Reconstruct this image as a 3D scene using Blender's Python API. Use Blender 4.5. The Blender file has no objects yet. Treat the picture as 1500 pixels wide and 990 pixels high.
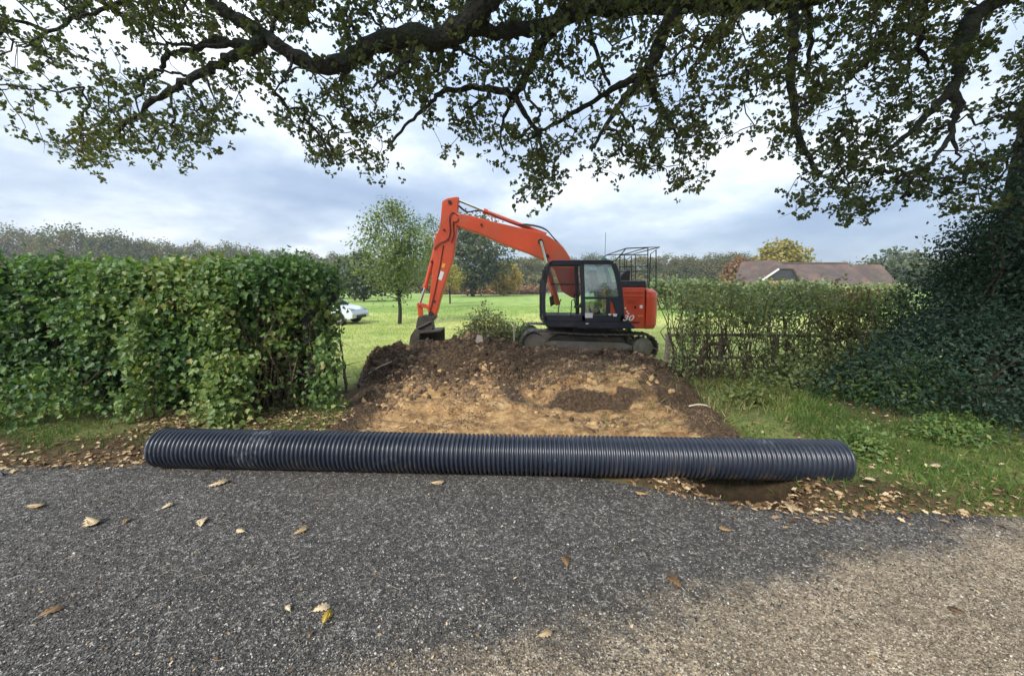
import bpy, math, random
import numpy as np
from mathutils import Vector, Matrix

random.seed(11)
rng = np.random.default_rng(11)
S = bpy.context.scene
COL = S.collection
R = math.radians

# ------------------------------------------------------------------ camera, sky, sun, exposure
EYE, PITCH, FPX = 1.62, math.atan(75 / 565), 565.0
cam_d = bpy.data.cameras.new('camera')
cam = bpy.data.objects.new('camera', cam_d)
COL.objects.link(cam)
cam.location = (0, 0, EYE)
cam.rotation_euler = (math.pi / 2 - PITCH, 0, 0)
cam_d.sensor_width = 36
cam_d.lens = FPX / 1500 * 36
cam_d.clip_start, cam_d.clip_end = 0.05, 3000
S.camera = cam

SUN_EL, SUN_AZ = R(40), R(215)          # azimuth: clockwise from +Y (north) ; behind the camera to the left
S.view_settings.view_transform = 'Standard'
S.view_settings.look = 'None'
S.view_settings.exposure = 1.80
S.view_settings.gamma = 1
S.view_settings.use_curve_mapping = False
S.render.engine = 'CYCLES'
S.cycles.max_bounces = 8
S.cycles.transparent_max_bounces = 12
S.cycles.use_denoising = True

sun_d = bpy.data.lights.new('sun', 'SUN')
sun_d.energy = 1.5
sun_d.angle = R(12)
sun_d.color = (1.0, 0.95, 0.87)
sun = bpy.data.objects.new('sun', sun_d)
COL.objects.link(sun)
sd = Vector((math.sin(SUN_AZ) * math.cos(SUN_EL), math.cos(SUN_AZ) * math.cos(SUN_EL), math.sin(SUN_EL)))
sun.rotation_euler = sd.to_track_quat('Z', 'Y').to_euler()
sun.location = sd * 60


class NT:
    """Small helper to wire nodes."""
    def __init__(s, tree):
        s.t = tree

    def n(s, typ, **kw):
        nd = s.t.nodes.new(typ)
        for k, v in kw.items():
            if k.startswith('i_'):
                nd.inputs[k[2:].replace('_', ' ')].default_value = v
            else:
                setattr(nd, k, v)
        return nd

    def l(s, a, ao, b, bi):
        s.t.links.new(a.outputs[ao], b.inputs[bi])

    def ramp(s, stops, interp='LINEAR'):
        nd = s.t.nodes.new('ShaderNodeValToRGB')
        nd.color_ramp.interpolation = interp
        el = nd.color_ramp.elements
        while len(el) > 1:
            el.remove(el[-1])
        for i, (p, c) in enumerate(stops):
            e = el[0] if i == 0 else el.new(p)
            e.position = p
            if not hasattr(c, '__len__'):
                c = (c, c, c)
            e.color = (*c, 1)
        return nd

    def math(s, op, a, b=None, clamp=False):
        nd = s.t.nodes.new('ShaderNodeMath')
        nd.operation = op
        nd.use_clamp = clamp
        for i, v in enumerate((a, b)):
            if v is None:
                continue
            if isinstance(v, tuple):
                s.t.links.new(v[0].outputs[v[1]], nd.inputs[i])
            else:
                nd.inputs[i].default_value = v
        return nd

    def mix(s, fac, a, b, mode='MIX'):
        nd = s.t.nodes.new('ShaderNodeMix')
        nd.data_type = 'RGBA'
        nd.blend_type = mode
        for idx, v in ((0, fac), (6, a), (7, b)):
            if isinstance(v, tuple) and hasattr(v[0], 'outputs'):
                s.t.links.new(v[0].outputs[v[1]], nd.inputs[idx])
            elif idx == 0:
                nd.inputs[0].default_value = v
            else:
                nd.inputs[idx].default_value = (*v, 1)
        return nd


world = bpy.data.worlds.new('World')
S.world = world
world.use_nodes = True
w = NT(world.node_tree)
world.node_tree.nodes.clear()
sky = w.n('ShaderNodeTexSky', sky_type='NISHITA', sun_disc=False, sun_elevation=SUN_EL, sun_rotation=SUN_AZ,
          altitude=50.0, air_density=1.0, dust_density=2.0, ozone_density=1.0)
tc = w.n('ShaderNodeTexCoord')
sep = w.n('ShaderNodeSeparateXYZ')
w.l(tc, 'Generated', sep, 0)
zc = w.math('MAXIMUM', (sep, 'Z'), 0.0)
zd = w.math('ADD', (zc, 0), 0.26)
cx = w.math('DIVIDE', (sep, 'X'), (zd, 0))
cy = w.math('DIVIDE', (sep, 'Y'), (zd, 0))
cmb = w.n('ShaderNodeCombineXYZ')
w.l(cx, 0, cmb, 'X'); w.l(cy, 0, cmb, 'Y')
n1 = w.n('ShaderNodeTexNoise', i_Scale=0.75, i_Detail=6.0, i_Roughness=0.48, i_Distortion=0.35)
mp1 = w.n('ShaderNodeMapping')
mp1.inputs['Location'].default_value = (3.7, 1.2, 0.0)
w.l(cmb, 0, mp1, 0); w.l(mp1, 0, n1, 'Vector')
n2 = w.n('ShaderNodeTexNoise', i_Scale=2.3, i_Detail=8.0, i_Roughness=0.62)
w.l(mp1, 0, n2, 'Vector')
nm = w.math('MULTIPLY_ADD', (n2, 'Fac'), 0.35)
w.l(n1, 'Fac', nm, 2)
# overcast sky: darker blue-grey undersides, white breaks; brighter towards the zenith
cl = w.ramp([(0.48, (.96, 1.26, 1.84)), (0.60, (1.34, 1.66, 2.18)), (0.70, (1.95, 2.25, 2.68)), (0.82, (3.3, 3.45, 3.65))])
w.l(nm, 0, cl, 0)
# colour-ramp values are clipped to display range only in the picker, radiance is scaled here
zr = w.ramp([(0.0, 0.78), (0.10, 0.92), (0.32, 1.12), (0.42, 1.4), (0.65, 2.5), (1.0, 3.1)])
w.l(zc, 0, zr, 0)
cz = w.mix(1.0, (cl, 0), (zr, 0), 'MULTIPLY')
both = w.mix(0.90, (sky, 0), (cz, 2))
bg = w.n('ShaderNodeBackground')
bg.inputs['Strength'].default_value = 0.10
w.l(both, 2, bg, 'Color')
out = w.n('ShaderNodeOutputWorld')
w.l(bg, 0, out, 0)


# ------------------------------------------------------------------ helpers
def P(x, y, Y):
    """World point at distance Y that the photograph shows at pixel (x, y)."""
    u, v = (x - 750) / FPX, (495 - y) / FPX
    t = Y / (math.cos(PITCH) + v * math.sin(PITCH))
    return Vector((u * t, Y, EYE + t * (-math.sin(PITCH) + v * math.cos(PITCH))))


def tag(o, label=None, cat=None, group=None, kind=None):
    for k, v in (('label', label), ('category', cat), ('group', group), ('kind', kind)):
        if v:
            o[k] = v
    return o


def empty(name, loc=(0, 0, 0), **kw):
    o = bpy.data.objects.new(name, None)
    o.location = loc
    o.empty_display_size = 0.2
    COL.objects.link(o)
    return tag(o, **kw)


def copy_tree(o, parent=None):
    c = o.copy()
    COL.objects.link(c)
    c.parent = parent
    for ch in [x for x in S.objects if x.parent == o]:
        copy_tree(ch, c)
    return c


def np_mesh(name, V, F, mat, parent=None, smooth=False, attrs=None, link=True):
    """V (n,3), F (m,k) int faces of equal size, or a list of such arrays."""
    Fs = F if isinstance(F, list) else [F]
    Fs = [f for f in Fs if len(f)]
    me = bpy.data.meshes.new(name)
    me.vertices.add(len(V))
    me.vertices.foreach_set('co', np.ascontiguousarray(V, dtype=np.float32).ravel())
    li = np.concatenate([f.ravel() for f in Fs]).astype(np.int32)
    tot = np.concatenate([np.full(len(f), f.shape[1], np.int32) for f in Fs])
    st = np.concatenate([[0], np.cumsum(tot)[:-1]]).astype(np.int32)
    me.loops.add(len(li))
    me.loops.foreach_set('vertex_index', li)
    me.polygons.add(len(tot))
    me.polygons.foreach_set('loop_start', st)
    me.update(calc_edges=True)
    if smooth:
        me.polygons.foreach_set('use_smooth', np.ones(len(tot), bool))
    for k, a in (attrs or {}).items():
        at = me.attributes.new(k, 'FLOAT', 'POINT')
        at.data.foreach_set('value', np.ascontiguousarray(a, dtype=np.float32))
    me.materials.append(mat)
    if not link:
        return me
    o = bpy.data.objects.new(name, me)
    COL.objects.link(o)
    o.parent = parent
    return o


class MB:
    """Collects simple solids; build() links them as one mesh object."""
    def __init__(s):
        s.v, s.f, s.sm = [], [], []

    def add(s, V, F, smooth=False):
        b = len(s.v)
        s.v += [tuple(p) for p in V]
        s.f += [tuple(b + i for i in f) for f in F]
        s.sm += [smooth] * len(F)
        return s

    def box(s, x0, x1, y0, y1, z0, z1):
        V = [(x, y, z) for x in (x0, x1) for y in (y0, y1) for z in (z0, z1)]
        return s.add(V, [(0, 1, 3, 2), (4, 6, 7, 5), (0, 4, 5, 1), (2, 3, 7, 6), (0, 2, 6, 4), (1, 5, 7, 3)])

    def bar(s, p0, p1, wd, ht, up=(0, 0, 1)):
        """rectangular bar from p0 to p1; wd across, ht along 'up'."""
        p0, p1 = Vector(p0), Vector(p1)
        d = (p1 - p0).normalized()
        a = d.cross(Vector(up))
        if a.length < 1e-4:
            a = d.cross(Vector((0, 1, 0)))
        a.normalize()
        b = a.cross(d)
        V = []
        for q in (p0, p1):
            for i, j in ((-1, -1), (1, -1), (1, 1), (-1, 1)):
                V.append(q + a * wd / 2 * i + b * ht / 2 * j)
        return s.add(V, [(3, 2, 1, 0), (4, 5, 6, 7), (0, 1, 5, 4), (1, 2, 6, 5), (2, 3, 7, 6), (3, 0, 4, 7)])

    def prism(s, pts, y0, y1):
        """polygon of (x, z) points extruded from y0 to y1."""
        n = len(pts)
        V = [(x, y0, z) for x, z in pts] + [(x, y1, z) for x, z in pts]
        F = [tuple(range(n)), tuple(range(2 * n - 1, n - 1, -1))]
        F += [(i, i + n, (i + 1) % n + n, (i + 1) % n) for i in range(n)]
        return s.add(V, F)

    def tube(s, path, r, n=8, caps=True, smooth=True):
        path = [Vector(p) for p in path]
        m = len(path)
        rr = r if hasattr(r, '__len__') else [r] * m
        V, F, ref = [], [], None
        for i in range(m):
            d = (path[min(i + 1, m - 1)] - path[max(i - 1, 0)]).normalized()
            if ref is None:
                ref = d.orthogonal().normalized()
            ref = (ref - d * ref.dot(d)).normalized()
            b = d.cross(ref)
            for k in range(n):
                a = 2 * math.pi * k / n
                V.append(path[i] + (ref * math.cos(a) + b * math.sin(a)) * rr[i])
        for i in range(m - 1):
            for k in range(n):
                k2 = (k + 1) % n
                F.append((i * n + k, i * n + k2, (i + 1) * n + k2, (i + 1) * n + k))
        s.add(V, F, smooth)
        if caps:
            s.add(V[:n], [tuple(range(n - 1, -1, -1))])
            s.add(V[-n:], [tuple(range(n))])
        return s

    def build(s, name, mat, parent=None, org=(0, 0, 0), bevel=0, seg=2, **kw):
        me = bpy.data.meshes.new(name)
        o3 = Vector(org)
        me.from_pydata([tuple(Vector(p) - o3) for p in s.v], [], s.f)
        me.polygons.foreach_set('use_smooth', np.array(s.sm, bool))
        me.materials.append(mat)
        o = bpy.data.objects.new(name, me)
        COL.objects.link(o)
        o.parent = parent
        if bevel:
            b = o.modifiers.new('bevel', 'BEVEL')
            b.width, b.segments, b.limit_method, b.angle_limit = bevel, seg, 'ANGLE', R(40)
        return tag(o, **kw)


def bez(pts, n=6):
    """Catmull-Rom through points."""
    pts = [Vector(p) for p in pts]
    out = []
    for i in range(len(pts) - 1):
        p0, p1, p2, p3 = pts[max(i - 1, 0)], pts[i], pts[i + 1], pts[min(i + 2, len(pts) - 1)]
        for k in range(n):
            t = k / n
            out.append(0.5 * ((2 * p1) + (p2 - p0) * t + (2 * p0 - 5 * p1 + 4 * p2 - p3) * t * t
                              + (3 * p1 - p0 - 3 * p2 + p3) * t ** 3))
    out.append(pts[-1])
    return out


def _h(ix, iy, seed):
    n = (ix * 374761393 + iy * 668265263 + seed * 974634777) & 0x7fffffff
    n = ((n ^ (n >> 13)) * 1274126177) & 0x7fffffff
    return ((n ^ (n >> 16)) & 0xffff) / 65535.0


def vnoise(x, y, seed=0):
    x, y = np.asarray(x, float), np.asarray(y, float)
    ix, iy = np.floor(x).astype(np.int64), np.floor(y).astype(np.int64)
    fx, fy = x - ix, y - iy
    fx, fy = fx * fx * (3 - 2 * fx), fy * fy * (3 - 2 * fy)
    a, b = _h(ix, iy, seed), _h(ix + 1, iy, seed)
    c, d = _h(ix, iy + 1, seed), _h(ix + 1, iy + 1, seed)
    return (a * (1 - fx) + b * fx) * (1 - fy) + (c * (1 - fx) + d * fx) * fy


def fbm(x, y, seed=0, octv=4, gain=0.5):
    s, a, t = 0, 1.0, 0
    for i in range(octv):
        s = s + a * vnoise(np.asarray(x) * 2 ** i, np.asarray(y) * 2 ** i, seed + i * 17)
        t += a
        a *= gain
    return s / t - 0.5


def sstep(a, b, x):
    t = np.clip((x - a) / (b - a), 0, 1)
    return t * t * (3 - 2 * t)


def unit(a):
    return a / np.maximum(np.linalg.norm(a, axis=1, keepdims=True), 1e-9)


def scatter(T, pos, dirv, nrm, size):
    """T = (template verts (k,3), template faces list). Leaf axis y, normal z."""
    tv, tf = T
    y = unit(dirv)
    z = nrm - y * np.sum(nrm * y, 1, keepdims=True)
    z = unit(z)
    x = np.cross(y, z)
    size = np.asarray(size)
    if size.ndim == 1:
        size = size[:, None]
    V = pos[:, None, :] + size[:, None, :1] * (tv[None, :, 0:1] * x[:, None, :] + tv[None, :, 1:2] * y[:, None, :]
                                              + tv[None, :, 2:3] * z[:, None, :])
    n, k = len(pos), len(tv)
    off = (np.arange(n) * k)[:, None, None]
    Fs = [(np.array(f)[None] + off).reshape(-1, np.array(f).shape[1]) for f in tf]
    return V.reshape(-1, 3), Fs


def T_from(right, fold=0.12, curl=0.1):
    """two half-outlines about the midrib."""
    n = len(right)
    V = [(0, y0, -curl * y0 * y0) for _, y0 in (right[0], right[-1])]
    V = [(0, right[0][1], 0), (0, right[-1][1], -curl)]
    ri, le = [], []
    for xx, yy in right[1:-1]:
        V.append((xx, yy, fold * xx * 2 - curl * yy * yy)); ri.append(len(V) - 1)
        V.append((-xx, yy, fold * xx * 2 - curl * yy * yy)); le.append(len(V) - 1)
    return np.array(V), [np.array([[0] + ri + [1]]), np.array([[1] + le[::-1] + [0]])]


OAK = T_from([(0, 0), (.10, .12), (.24, .30), (.14, .42), (.30, .60), (.16, .80), (0, 1)], .15, .15)
BROAD = T_from([(0, 0), (.34, .10), (.44, .45), (.26, .80), (0, 1)], .16, .18)
MAPLE = T_from([(0, 0), (.22, .02), (.46, .22), (.30, .38), (.50, .62), (.24, .70), (0, 1)], .16, .2)
OAKW = T_from([(0, 0), (.16, .16), (.32, .34), (.20, .46), (.40, .64), (.22, .86), (0, 1)], .12, .22)
OAKD = T_from([(0, -.02), (.05, .10), (.14, .16), (.10, .25), (.24, .34), (.13, .43), (.31, .55), (.19, .64), (.30, .78), (.15, .84), (.14, .95), (0, 1)], .12, .12)
SIMPLE = (np.array([(0, 0, 0), (.27, .45, .06), (0, 1, -.1), (-.27, .45, .06)]), [np.array([[0, 1, 2], [0, 2, 3]])])
CLUMP = (np.array([(0, 0, 0), (.5, .3, .1), (.35, .9, -.05), (-.2, 1, .1), (-.5, .45, -.1)]), [np.array([[0, 1, 2, 3, 4]])])
BLADE = (np.array([(-.035, 0, 0), (.035, 0, 0), (.028, .5, .05), (-.028, .5, .05), (0, 1, .28)]),
         [np.array([[0, 1, 2, 3]]), np.array([[3, 2, 4]])])
_o = np.array([(1, 0, 0), (-1, 0, 0), (0, 1, 0), (0, -1, 0), (0, 0, .7), (0, 0, -.7)], float)
CHIP = (_o * [1, .8, .6] + np.array([(0, .2, 0), (0, -.1, .1), (.3, 0, 0), (-.2, 0, 0), (.1, .1, 0), (0, 0, 0)]),
        [np.array([[0, 2, 4], [2, 1, 4], [1, 3, 4], [3, 0, 4], [2, 0, 5], [1, 2, 5], [3, 1, 5], [0, 3, 5]])])


def rnd_dir(n):
    return unit(rng.normal(size=(n, 3)))


def leaf_mesh(name, centers, per, spread, size, T, mat, parent, out=None, out_w=0.6, up_w=0.4, droop=0.3, var=None,
              var_w=0.5, org=(0, 0, 0), squash=(1, 1, 1), **kw):
    """Leaves in clusters round the centres; 'out' = outward normals of the clusters, 'var' 0..1 their colour."""
    c = np.asarray(centers)
    n = len(c) * per
    idx = np.repeat(np.arange(len(c)), per)
    pos = c[idx] + rng.normal(size=(n, 3)) * spread * np.array(squash)
    o = np.zeros((n, 3)) if out is None else np.asarray(out)[idx] * out_w
    nrm = o + np.array([0, 0, up_w]) + rng.normal(size=(n, 3)) * 0.45
    d = rnd_dir(n) + np.array([0, 0, -droop]) + o * 0.4
    sz = size * rng.uniform(0.6, 1.25, n)
    V, F = scatter(T, pos - d * 0 , d, nrm, sz)
    cv = rng.random(len(c)) if var is None else np.asarray(var)
    v = np.clip(cv[idx] * var_w + rng.random(n) * (1 - var_w), 0, 1)
    ob = np_mesh(name, V - np.array(org), F, mat, parent, attrs={'var': np.repeat(v, len(T[0]))})
    return tag(ob, **kw)


# ------------------------------------------------------------------ materials
MATS = {}


def new_mat(name):
    m = bpy.data.materials.new(name)
    m.use_nodes = True
    m.node_tree.nodes.clear()
    t = NT(m.node_tree)
    o = t.n('ShaderNodeOutputMaterial')
    b = t.n('ShaderNodeBsdfPrincipled')
    t.l(b, 0, o, 0)
    return m, t, b, o


def solid(name, col, rough=0.5, metal=0.0, var=0.25, scale=6.0, dirt=None, dirt_amt=0.5, bump=0.0, coat=0.0, spec=0.5):
    """A surface with mottling and optional dirt patches."""
    m, t, b, o = new_mat(name)
    g = t.n('ShaderNodeTexCoord')
    n = t.n('ShaderNodeTexNoise', i_Scale=scale, i_Detail=6.0, i_Roughness=0.6)
    t.l(g, 'Object', n, 'Vector')
    lo = tuple(c * (1 - var) for c in col)
    hi = tuple(min(1, c * (1 + var)) for c in col)
    r = t.ramp([(0.3, lo), (0.7, hi)])
    t.l(n, 'Fac', r, 0)
    src = (r, 0)
    if dirt:
        n2 = t.n('ShaderNodeTexNoise', i_Scale=scale * 0.7, i_Detail=9.0, i_Roughness=0.7)
        mp = t.n('ShaderNodeMapping')
        mp.inputs['Location'].default_value = (5, 3, 8)
        t.l(g, 'Object', mp, 0); t.l(mp, 0, n2, 'Vector')
        r2 = t.ramp([(0.62 - dirt_amt * 0.35, 0), (0.85 - dirt_amt * 0.35, 1)])
        t.l(n2, 'Fac', r2, 0)
        mx = t.mix((r2, 0), src, dirt)
        src = (mx, 2)
        rr = t.math('MULTIPLY_ADD', (r2, 0), 0.9 - rough)
        rr.inputs[2].default_value = rough
        t.l(rr, 0, b, 'Roughness')
    else:
        b.inputs['Roughness'].default_value = rough
    t.l(src[0], src[1], b, 'Base Color')
    b.inputs['Metallic'].default_value = metal
    b.inputs['Coat Weight'].default_value = coat
    b.inputs['Specular IOR Level'].default_value = spec
    if bump:
        bp = t.n('ShaderNodeBump', i_Strength=bump, i_Distance=0.02)
        n3 = t.n('ShaderNodeTexNoise', i_Scale=scale * 6, i_Detail=5.0)
        t.l(g, 'Object', n3, 'Vector'); t.l(n3, 'Fac', bp, 'Height'); t.l(bp, 0, b, 'Normal')
    return m


def leaf_mat(name, stops, rough=0.45, trans=0.35, spec=0.4, tint=(1.35, 1.45, 0.7)):
    m, t, b, o = new_mat(name)
    a = t.n('ShaderNodeAttribute', attribute_name='var')
    r = t.ramp(stops)
    t.l(a, 'Fac', r, 0)
    t.l(r, 0, b, 'Base Color')
    b.inputs['Roughness'].default_value = rough
    b.inputs['Specular IOR Level'].default_value = spec
    tr = t.n('ShaderNodeBsdfTranslucent')
    tm = t.mix(1.0, (r, 0), tint, 'MULTIPLY')
    t.l(tm, 2, tr, 'Color')
    mx = t.n('ShaderNodeMixShader')
    mx.inputs[0].default_value = trans
    t.l(b, 0, mx, 1); t.l(tr, 0, mx, 2); t.l(mx, 0, o, 0)
    return m


def bark_mat(name, c0, c1, scale=8.0, moss=None):
    m, t, b, o = new_mat(name)
    g = t.n('ShaderNodeTexCoord')
    n = t.n('ShaderNodeTexNoise', i_Scale=scale, i_Detail=8.0, i_Roughness=0.65, i_Distortion=0.6)
    t.l(g, 'Object', n, 'Vector')
    r = t.ramp([(0.35, c0), (0.65, c1)])
    t.l(n, 'Fac', r, 0)
    src = (r, 0)
    if moss:
        n2 = t.n('ShaderNodeTexNoise', i_Scale=scale * 0.25, i_Detail=6.0)
        t.l(g, 'Object', n2, 'Vector')
        r2 = t.ramp([(0.45, 0), (0.65, 0.8)])
        t.l(n2, 'Fac', r2, 0)
        mx = t.mix((r2, 0), src, moss)
        src = (mx, 2)
    t.l(src[0], src[1], b, 'Base Color')
    b.inputs['Roughness'].default_value = 0.9
    b.inputs['Specular IOR Level'].default_value = 0.2
    bp = t.n('ShaderNodeBump', i_Strength=0.8, i_Distance=0.03)
    v = t.n('ShaderNodeTexVoronoi', i_Scale=scale * 3)
    t.l(g, 'Object', v, 'Vector'); t.l(v, 'Distance', bp, 'Height'); t.l(bp, 0, b, 'Normal')
    return m


M = MATS
M['oak_leaf'] = leaf_mat('oak leaf', [(0, (.04, .055, .022)), (.35, (.065, .082, .027)), (.65, (.10, .108, .034)), (.86, (.18, .15, .04)), (1, (.20, .115, .04))], trans=.45)
M['hedge_leaf'] = leaf_mat('hedge leaf', [(0, (.03, .068, .026)), (.3, (.058, .12, .038)), (.6, (.105, .18, .048)), (.82, (.19, .24, .065)), (.93, (.26, .24, .075)), (1, (.27, .15, .06))], rough=.48, trans=.35, spec=.35)
M['bright_leaf'] = leaf_mat('climber leaf', [(0, (.06, .12, .035)), (.5, (.13, .20, .05)), (.85, (.24, .26, .08)), (1, (.32, .27, .09))], rough=.45)
M['thorn_leaf'] = leaf_mat('hawthorn leaf', [(0, (.05, .08, .035)), (.35, (.115, .155, .06)), (.68, (.20, .235, .09)), (.92, (.2, .19, .06)), (1, (.25, .13, .05))], rough=.5)
M['holly_leaf'] = leaf_mat('holly leaf', [(0, (.012, .030, .018)), (.5, (.022, .052, .028)), (.85, (.042, .082, .034)), (1, (.10, .13, .045))], rough=.5, trans=.15, spec=.3)
M['ash_leaf'] = leaf_mat('young tree leaf', [(0, (.055, .09, .025)), (.5, (.10, .145, .04)), (.85, (.18, .205, .06)), (1, (.27, .24, .08))])
M['brush_leaf'] = leaf_mat('cut brush leaf', [(0, (.11, .12, .05)), (.5, (.22, .21, .09)), (.85, (.34, .29, .15)), (1, (.3, .17, .08))])
M['field_oak_leaf'] = leaf_mat('field oak leaf', [(0, (.03, .05, .025)), (.6, (.06, .08, .035)), (1, (.12, .12, .04))])
M['yellow_leaf'] = leaf_mat('yellow leaf', [(0, (.28, .19, .03)), (.5, (.42, .28, .04)), (1, (.5, .36, .07))])
M['olive_leaf'] = leaf_mat('olive leaf', [(0, (.16, .15, .03)), (.5, (.25, .21, .04)), (1, (.34, .26, .06))])
M['far_leaf'] = leaf_mat('far leaf', [(0, (.05, .07, .032)), (.35, (.085, .10, .04)), (.62, (.13, .115, .045)), (.82, (.19, .12, .045)), (1, (.2, .17, .06))], trans=.3, spec=.1, rough=.8)
M['brown_leaf'] = leaf_mat('russet leaf', [(0, (.13, .07, .03)), (.5, (.2, .10, .04)), (1, (.28, .16, .07))])
M['grass'] = leaf_mat('grass blade', [(0, (.045, .09, .02)), (.3, (.085, .155, .03)), (.55, (.14, .215, .045)), (.75, (.24, .26, .09)), (1, (.40, .35, .18))], rough=.55, trans=.35, spec=.3)
M['field_grass'] = leaf_mat('field grass', [(0, (.10, .17, .035)), (.4, (.17, .25, .05)), (.75, (.27, .31, .09)), (1, (.40, .36, .16))], rough=.6, trans=.35, spec=.2)
M['dead_leaf'] = leaf_mat('dead leaf', [(0, (.08, .047, .026)), (.35, (.18, .108, .055)), (.7, (.34, .225, .115)), (1, (.60, .48, .30))], rough=.7, trans=.15, spec=.2, tint=(1, .9, .7))
M['bark'] = bark_mat('oak bark', (.014, .014, .013), (.045, .043, .037), 9, (.022, .032, .018))
M['stem'] = bark_mat('hedge stem', (.06, .045, .03), (.16, .12, .08), 14)
M['twig'] = bark_mat('twig', (.03, .026, .02), (.07, .06, .045), 12)
M['soil'] = solid('topsoil', (.075, .048, .03), .95, var=.45, scale=9, spec=.15)
M['orange'] = solid('orange paint', (.60, .066, .020), .42, var=.10, scale=1.2, dirt=(.30, .15, .085), dirt_amt=.42, coat=.1)
M['orange_arm'] = solid('boom orange paint', (.63, .075, .024), .45, var=.12, scale=1.0, dirt=(.33, .13, .07), dirt_amt=.42, coat=.08)
M['navy'] = solid('dark cab paint', (.018, .02, .032), .45, var=.2, scale=2, dirt=(.10, .09, .08), dirt_amt=.22)
M['black'] = solid('black rubber', (.014, .014, .016), .6, var=.3, scale=8)
M['mud_steel'] = solid('muddy track steel', (.06, .054, .047), .6, .2, var=.3, scale=5, dirt=(.15, .12, .09), dirt_amt=.6, bump=.4)
M['mud_grey'] = solid('muddy grey beam', (.23, .21, .185), .7, var=.25, scale=4, dirt=(.2, .15, .11), dirt_amt=.5, bump=.3)
M['steel'] = solid('worn bucket steel', (.06, .055, .052), .5, .4, var=.35, scale=7, dirt=(.15, .11, .08), dirt_amt=.55, bump=.3)
M['chrome'] = solid('chrome rod', (.7, .7, .7), .15, 1.0, var=.05)
M['white'] = solid('white paint', (.78, .78, .78), .5, var=.05)
M['yellow'] = solid('yellow sticker', (.75, .42, .03), .5, var=.1)
M['seat'] = solid('seat cloth', (.05, .055, .065), .8, var=.3)
M['post'] = bark_mat('weathered post', (.17, .15, .11), (.34, .30, .22), 10)
M['stake'] = solid('pale stake', (.5, .45, .33), .8, var=.2)
M['dry_stalk'] = solid('dry stalk', (.30, .24, .16), .8, var=.4, scale=30)
M['car'] = solid('white car paint', (.50, .54, .58), .25, var=.03, coat=.6)
M['brick'] = solid('brick wall', (.36, .17, .11), .9, var=.25, scale=3)
M['boarding'] = solid('dark weatherboard', (.045, .045, .055), .7, var=.2, scale=2)
M['bargeboard'] = solid('pale barge board', (.6, .56, .52), .7, var=.1)
M['track_gravel'] = solid('pale track', (.55, .52, .47), .95, var=.1, scale=.3)


def tiles_mat():
    m, t, b, o = new_mat('clay roof tiles')
    g = t.n('ShaderNodeTexCoord')
    n = t.n('ShaderNodeTexNoise', i_Scale=.5, i_Detail=8.0, i_Roughness=.7)
    v = t.n('ShaderNodeTexVoronoi', i_Scale=4.0)
    t.l(g, 'Object', n, 'Vector'); t.l(g, 'Object', v, 'Vector')
    r = t.ramp([(.3, (.045, .034, .029)), (.5, (.085, .053, .040)), (.72, (.16, .095, .06))])
    t.l(n, 'Fac', r, 0)
    mx = t.mix(.35, (r, 0), (v, 'Color'), 'MULTIPLY')
    t.l(mx, 2, b, 'Base Color')
    b.inputs['Roughness'].default_value = .85
    return m


M['tiles'] = tiles_mat()


def glass_mat(name, tint, fac):
    m, t, b, o = new_mat(name)
    tr = t.n('ShaderNodeBsdfTransparent')
    tr.inputs[0].default_value = (*tint, 1)
    gl = t.n('ShaderNodeBsdfGlossy')
    gl.inputs['Roughness'].default_value = .04
    fr = t.n('ShaderNodeFresnel', i_IOR=1.5)
    f2 = t.math('ADD', (fr, 0), fac, True)
    mx = t.n('ShaderNodeMixShader')
    t.l(f2, 0, mx, 0); t.l(tr, 0, mx, 1); t.l(gl, 0, mx, 2); t.l(mx, 0, o, 0)
    return m


M['glass'] = glass_mat('clear glass', (.965, .98, .975), -.03)
M['tint_glass'] = glass_mat('green tinted glass', (.62, .80, .78), .20)


def pipe_mat():
    m, t, b, o = new_mat('black polyethylene')
    g = t.n('ShaderNodeTexCoord')
    n = t.n('ShaderNodeTexNoise', i_Scale=5.0, i_Detail=9.0, i_Roughness=.7)
    t.l(g, 'Object', n, 'Vector')
    r = t.ramp([(.35, (.013, .017, .028)), (.6, (.022, .028, .042)), (.8, (.045, .052, .066))])
    t.l(n, 'Fac', r, 0)
    # scuffs and dusty smears
    n2 = t.n('ShaderNodeTexNoise', i_Scale=22.0, i_Detail=8.0, i_Roughness=.75)
    t.l(g, 'Object', n2, 'Vector')
    n3 = t.n('ShaderNodeTexNoise', i_Scale=1.6, i_Detail=3.0)
    t.l(g, 'Object', n3, 'Vector')
    mm = t.math('MULTIPLY', (n2, 'Fac'), (n3, 'Fac'))
    r2 = t.ramp([(.33, 0), (.43, .45)])
    t.l(mm, 0, r2, 0)
    mx = t.mix((r2, 0), (r, 0), (.22, .22, .23))
    sx = t.n('ShaderNodeSeparateXYZ'); t.l(g, 'Object', sx, 0)
    lowr = t.n('ShaderNodeMapRange', clamp=True)
    for k_, v_ in (('From Min', -.02), ('From Max', -.19), ('To Min', .0), ('To Max', .22)):
        lowr.inputs[k_].default_value = v_
    t.l(sx, 'Z', lowr, 'Value')
    n5 = t.n('ShaderNodeTexNoise', i_Scale=4.5, i_Detail=10.0, i_Roughness=.75); t.l(g, 'Object', n5, 'Vector')
    ms = t.math('ADD', (n5, 'Fac'), (lowr, 0))
    mr = t.ramp([(.58, 0), (.76, .65)]); t.l(ms, 0, mr, 0)
    mud = t.mix((mr, 0), (mx, 2), (.10, .075, .052))
    t.l(mud, 2, b, 'Base Color')
    b.inputs['Roughness'].default_value = .36
    b.inputs['Specular IOR Level'].default_value = .6
    return m


M['pipe'] = pipe_mat()


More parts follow.
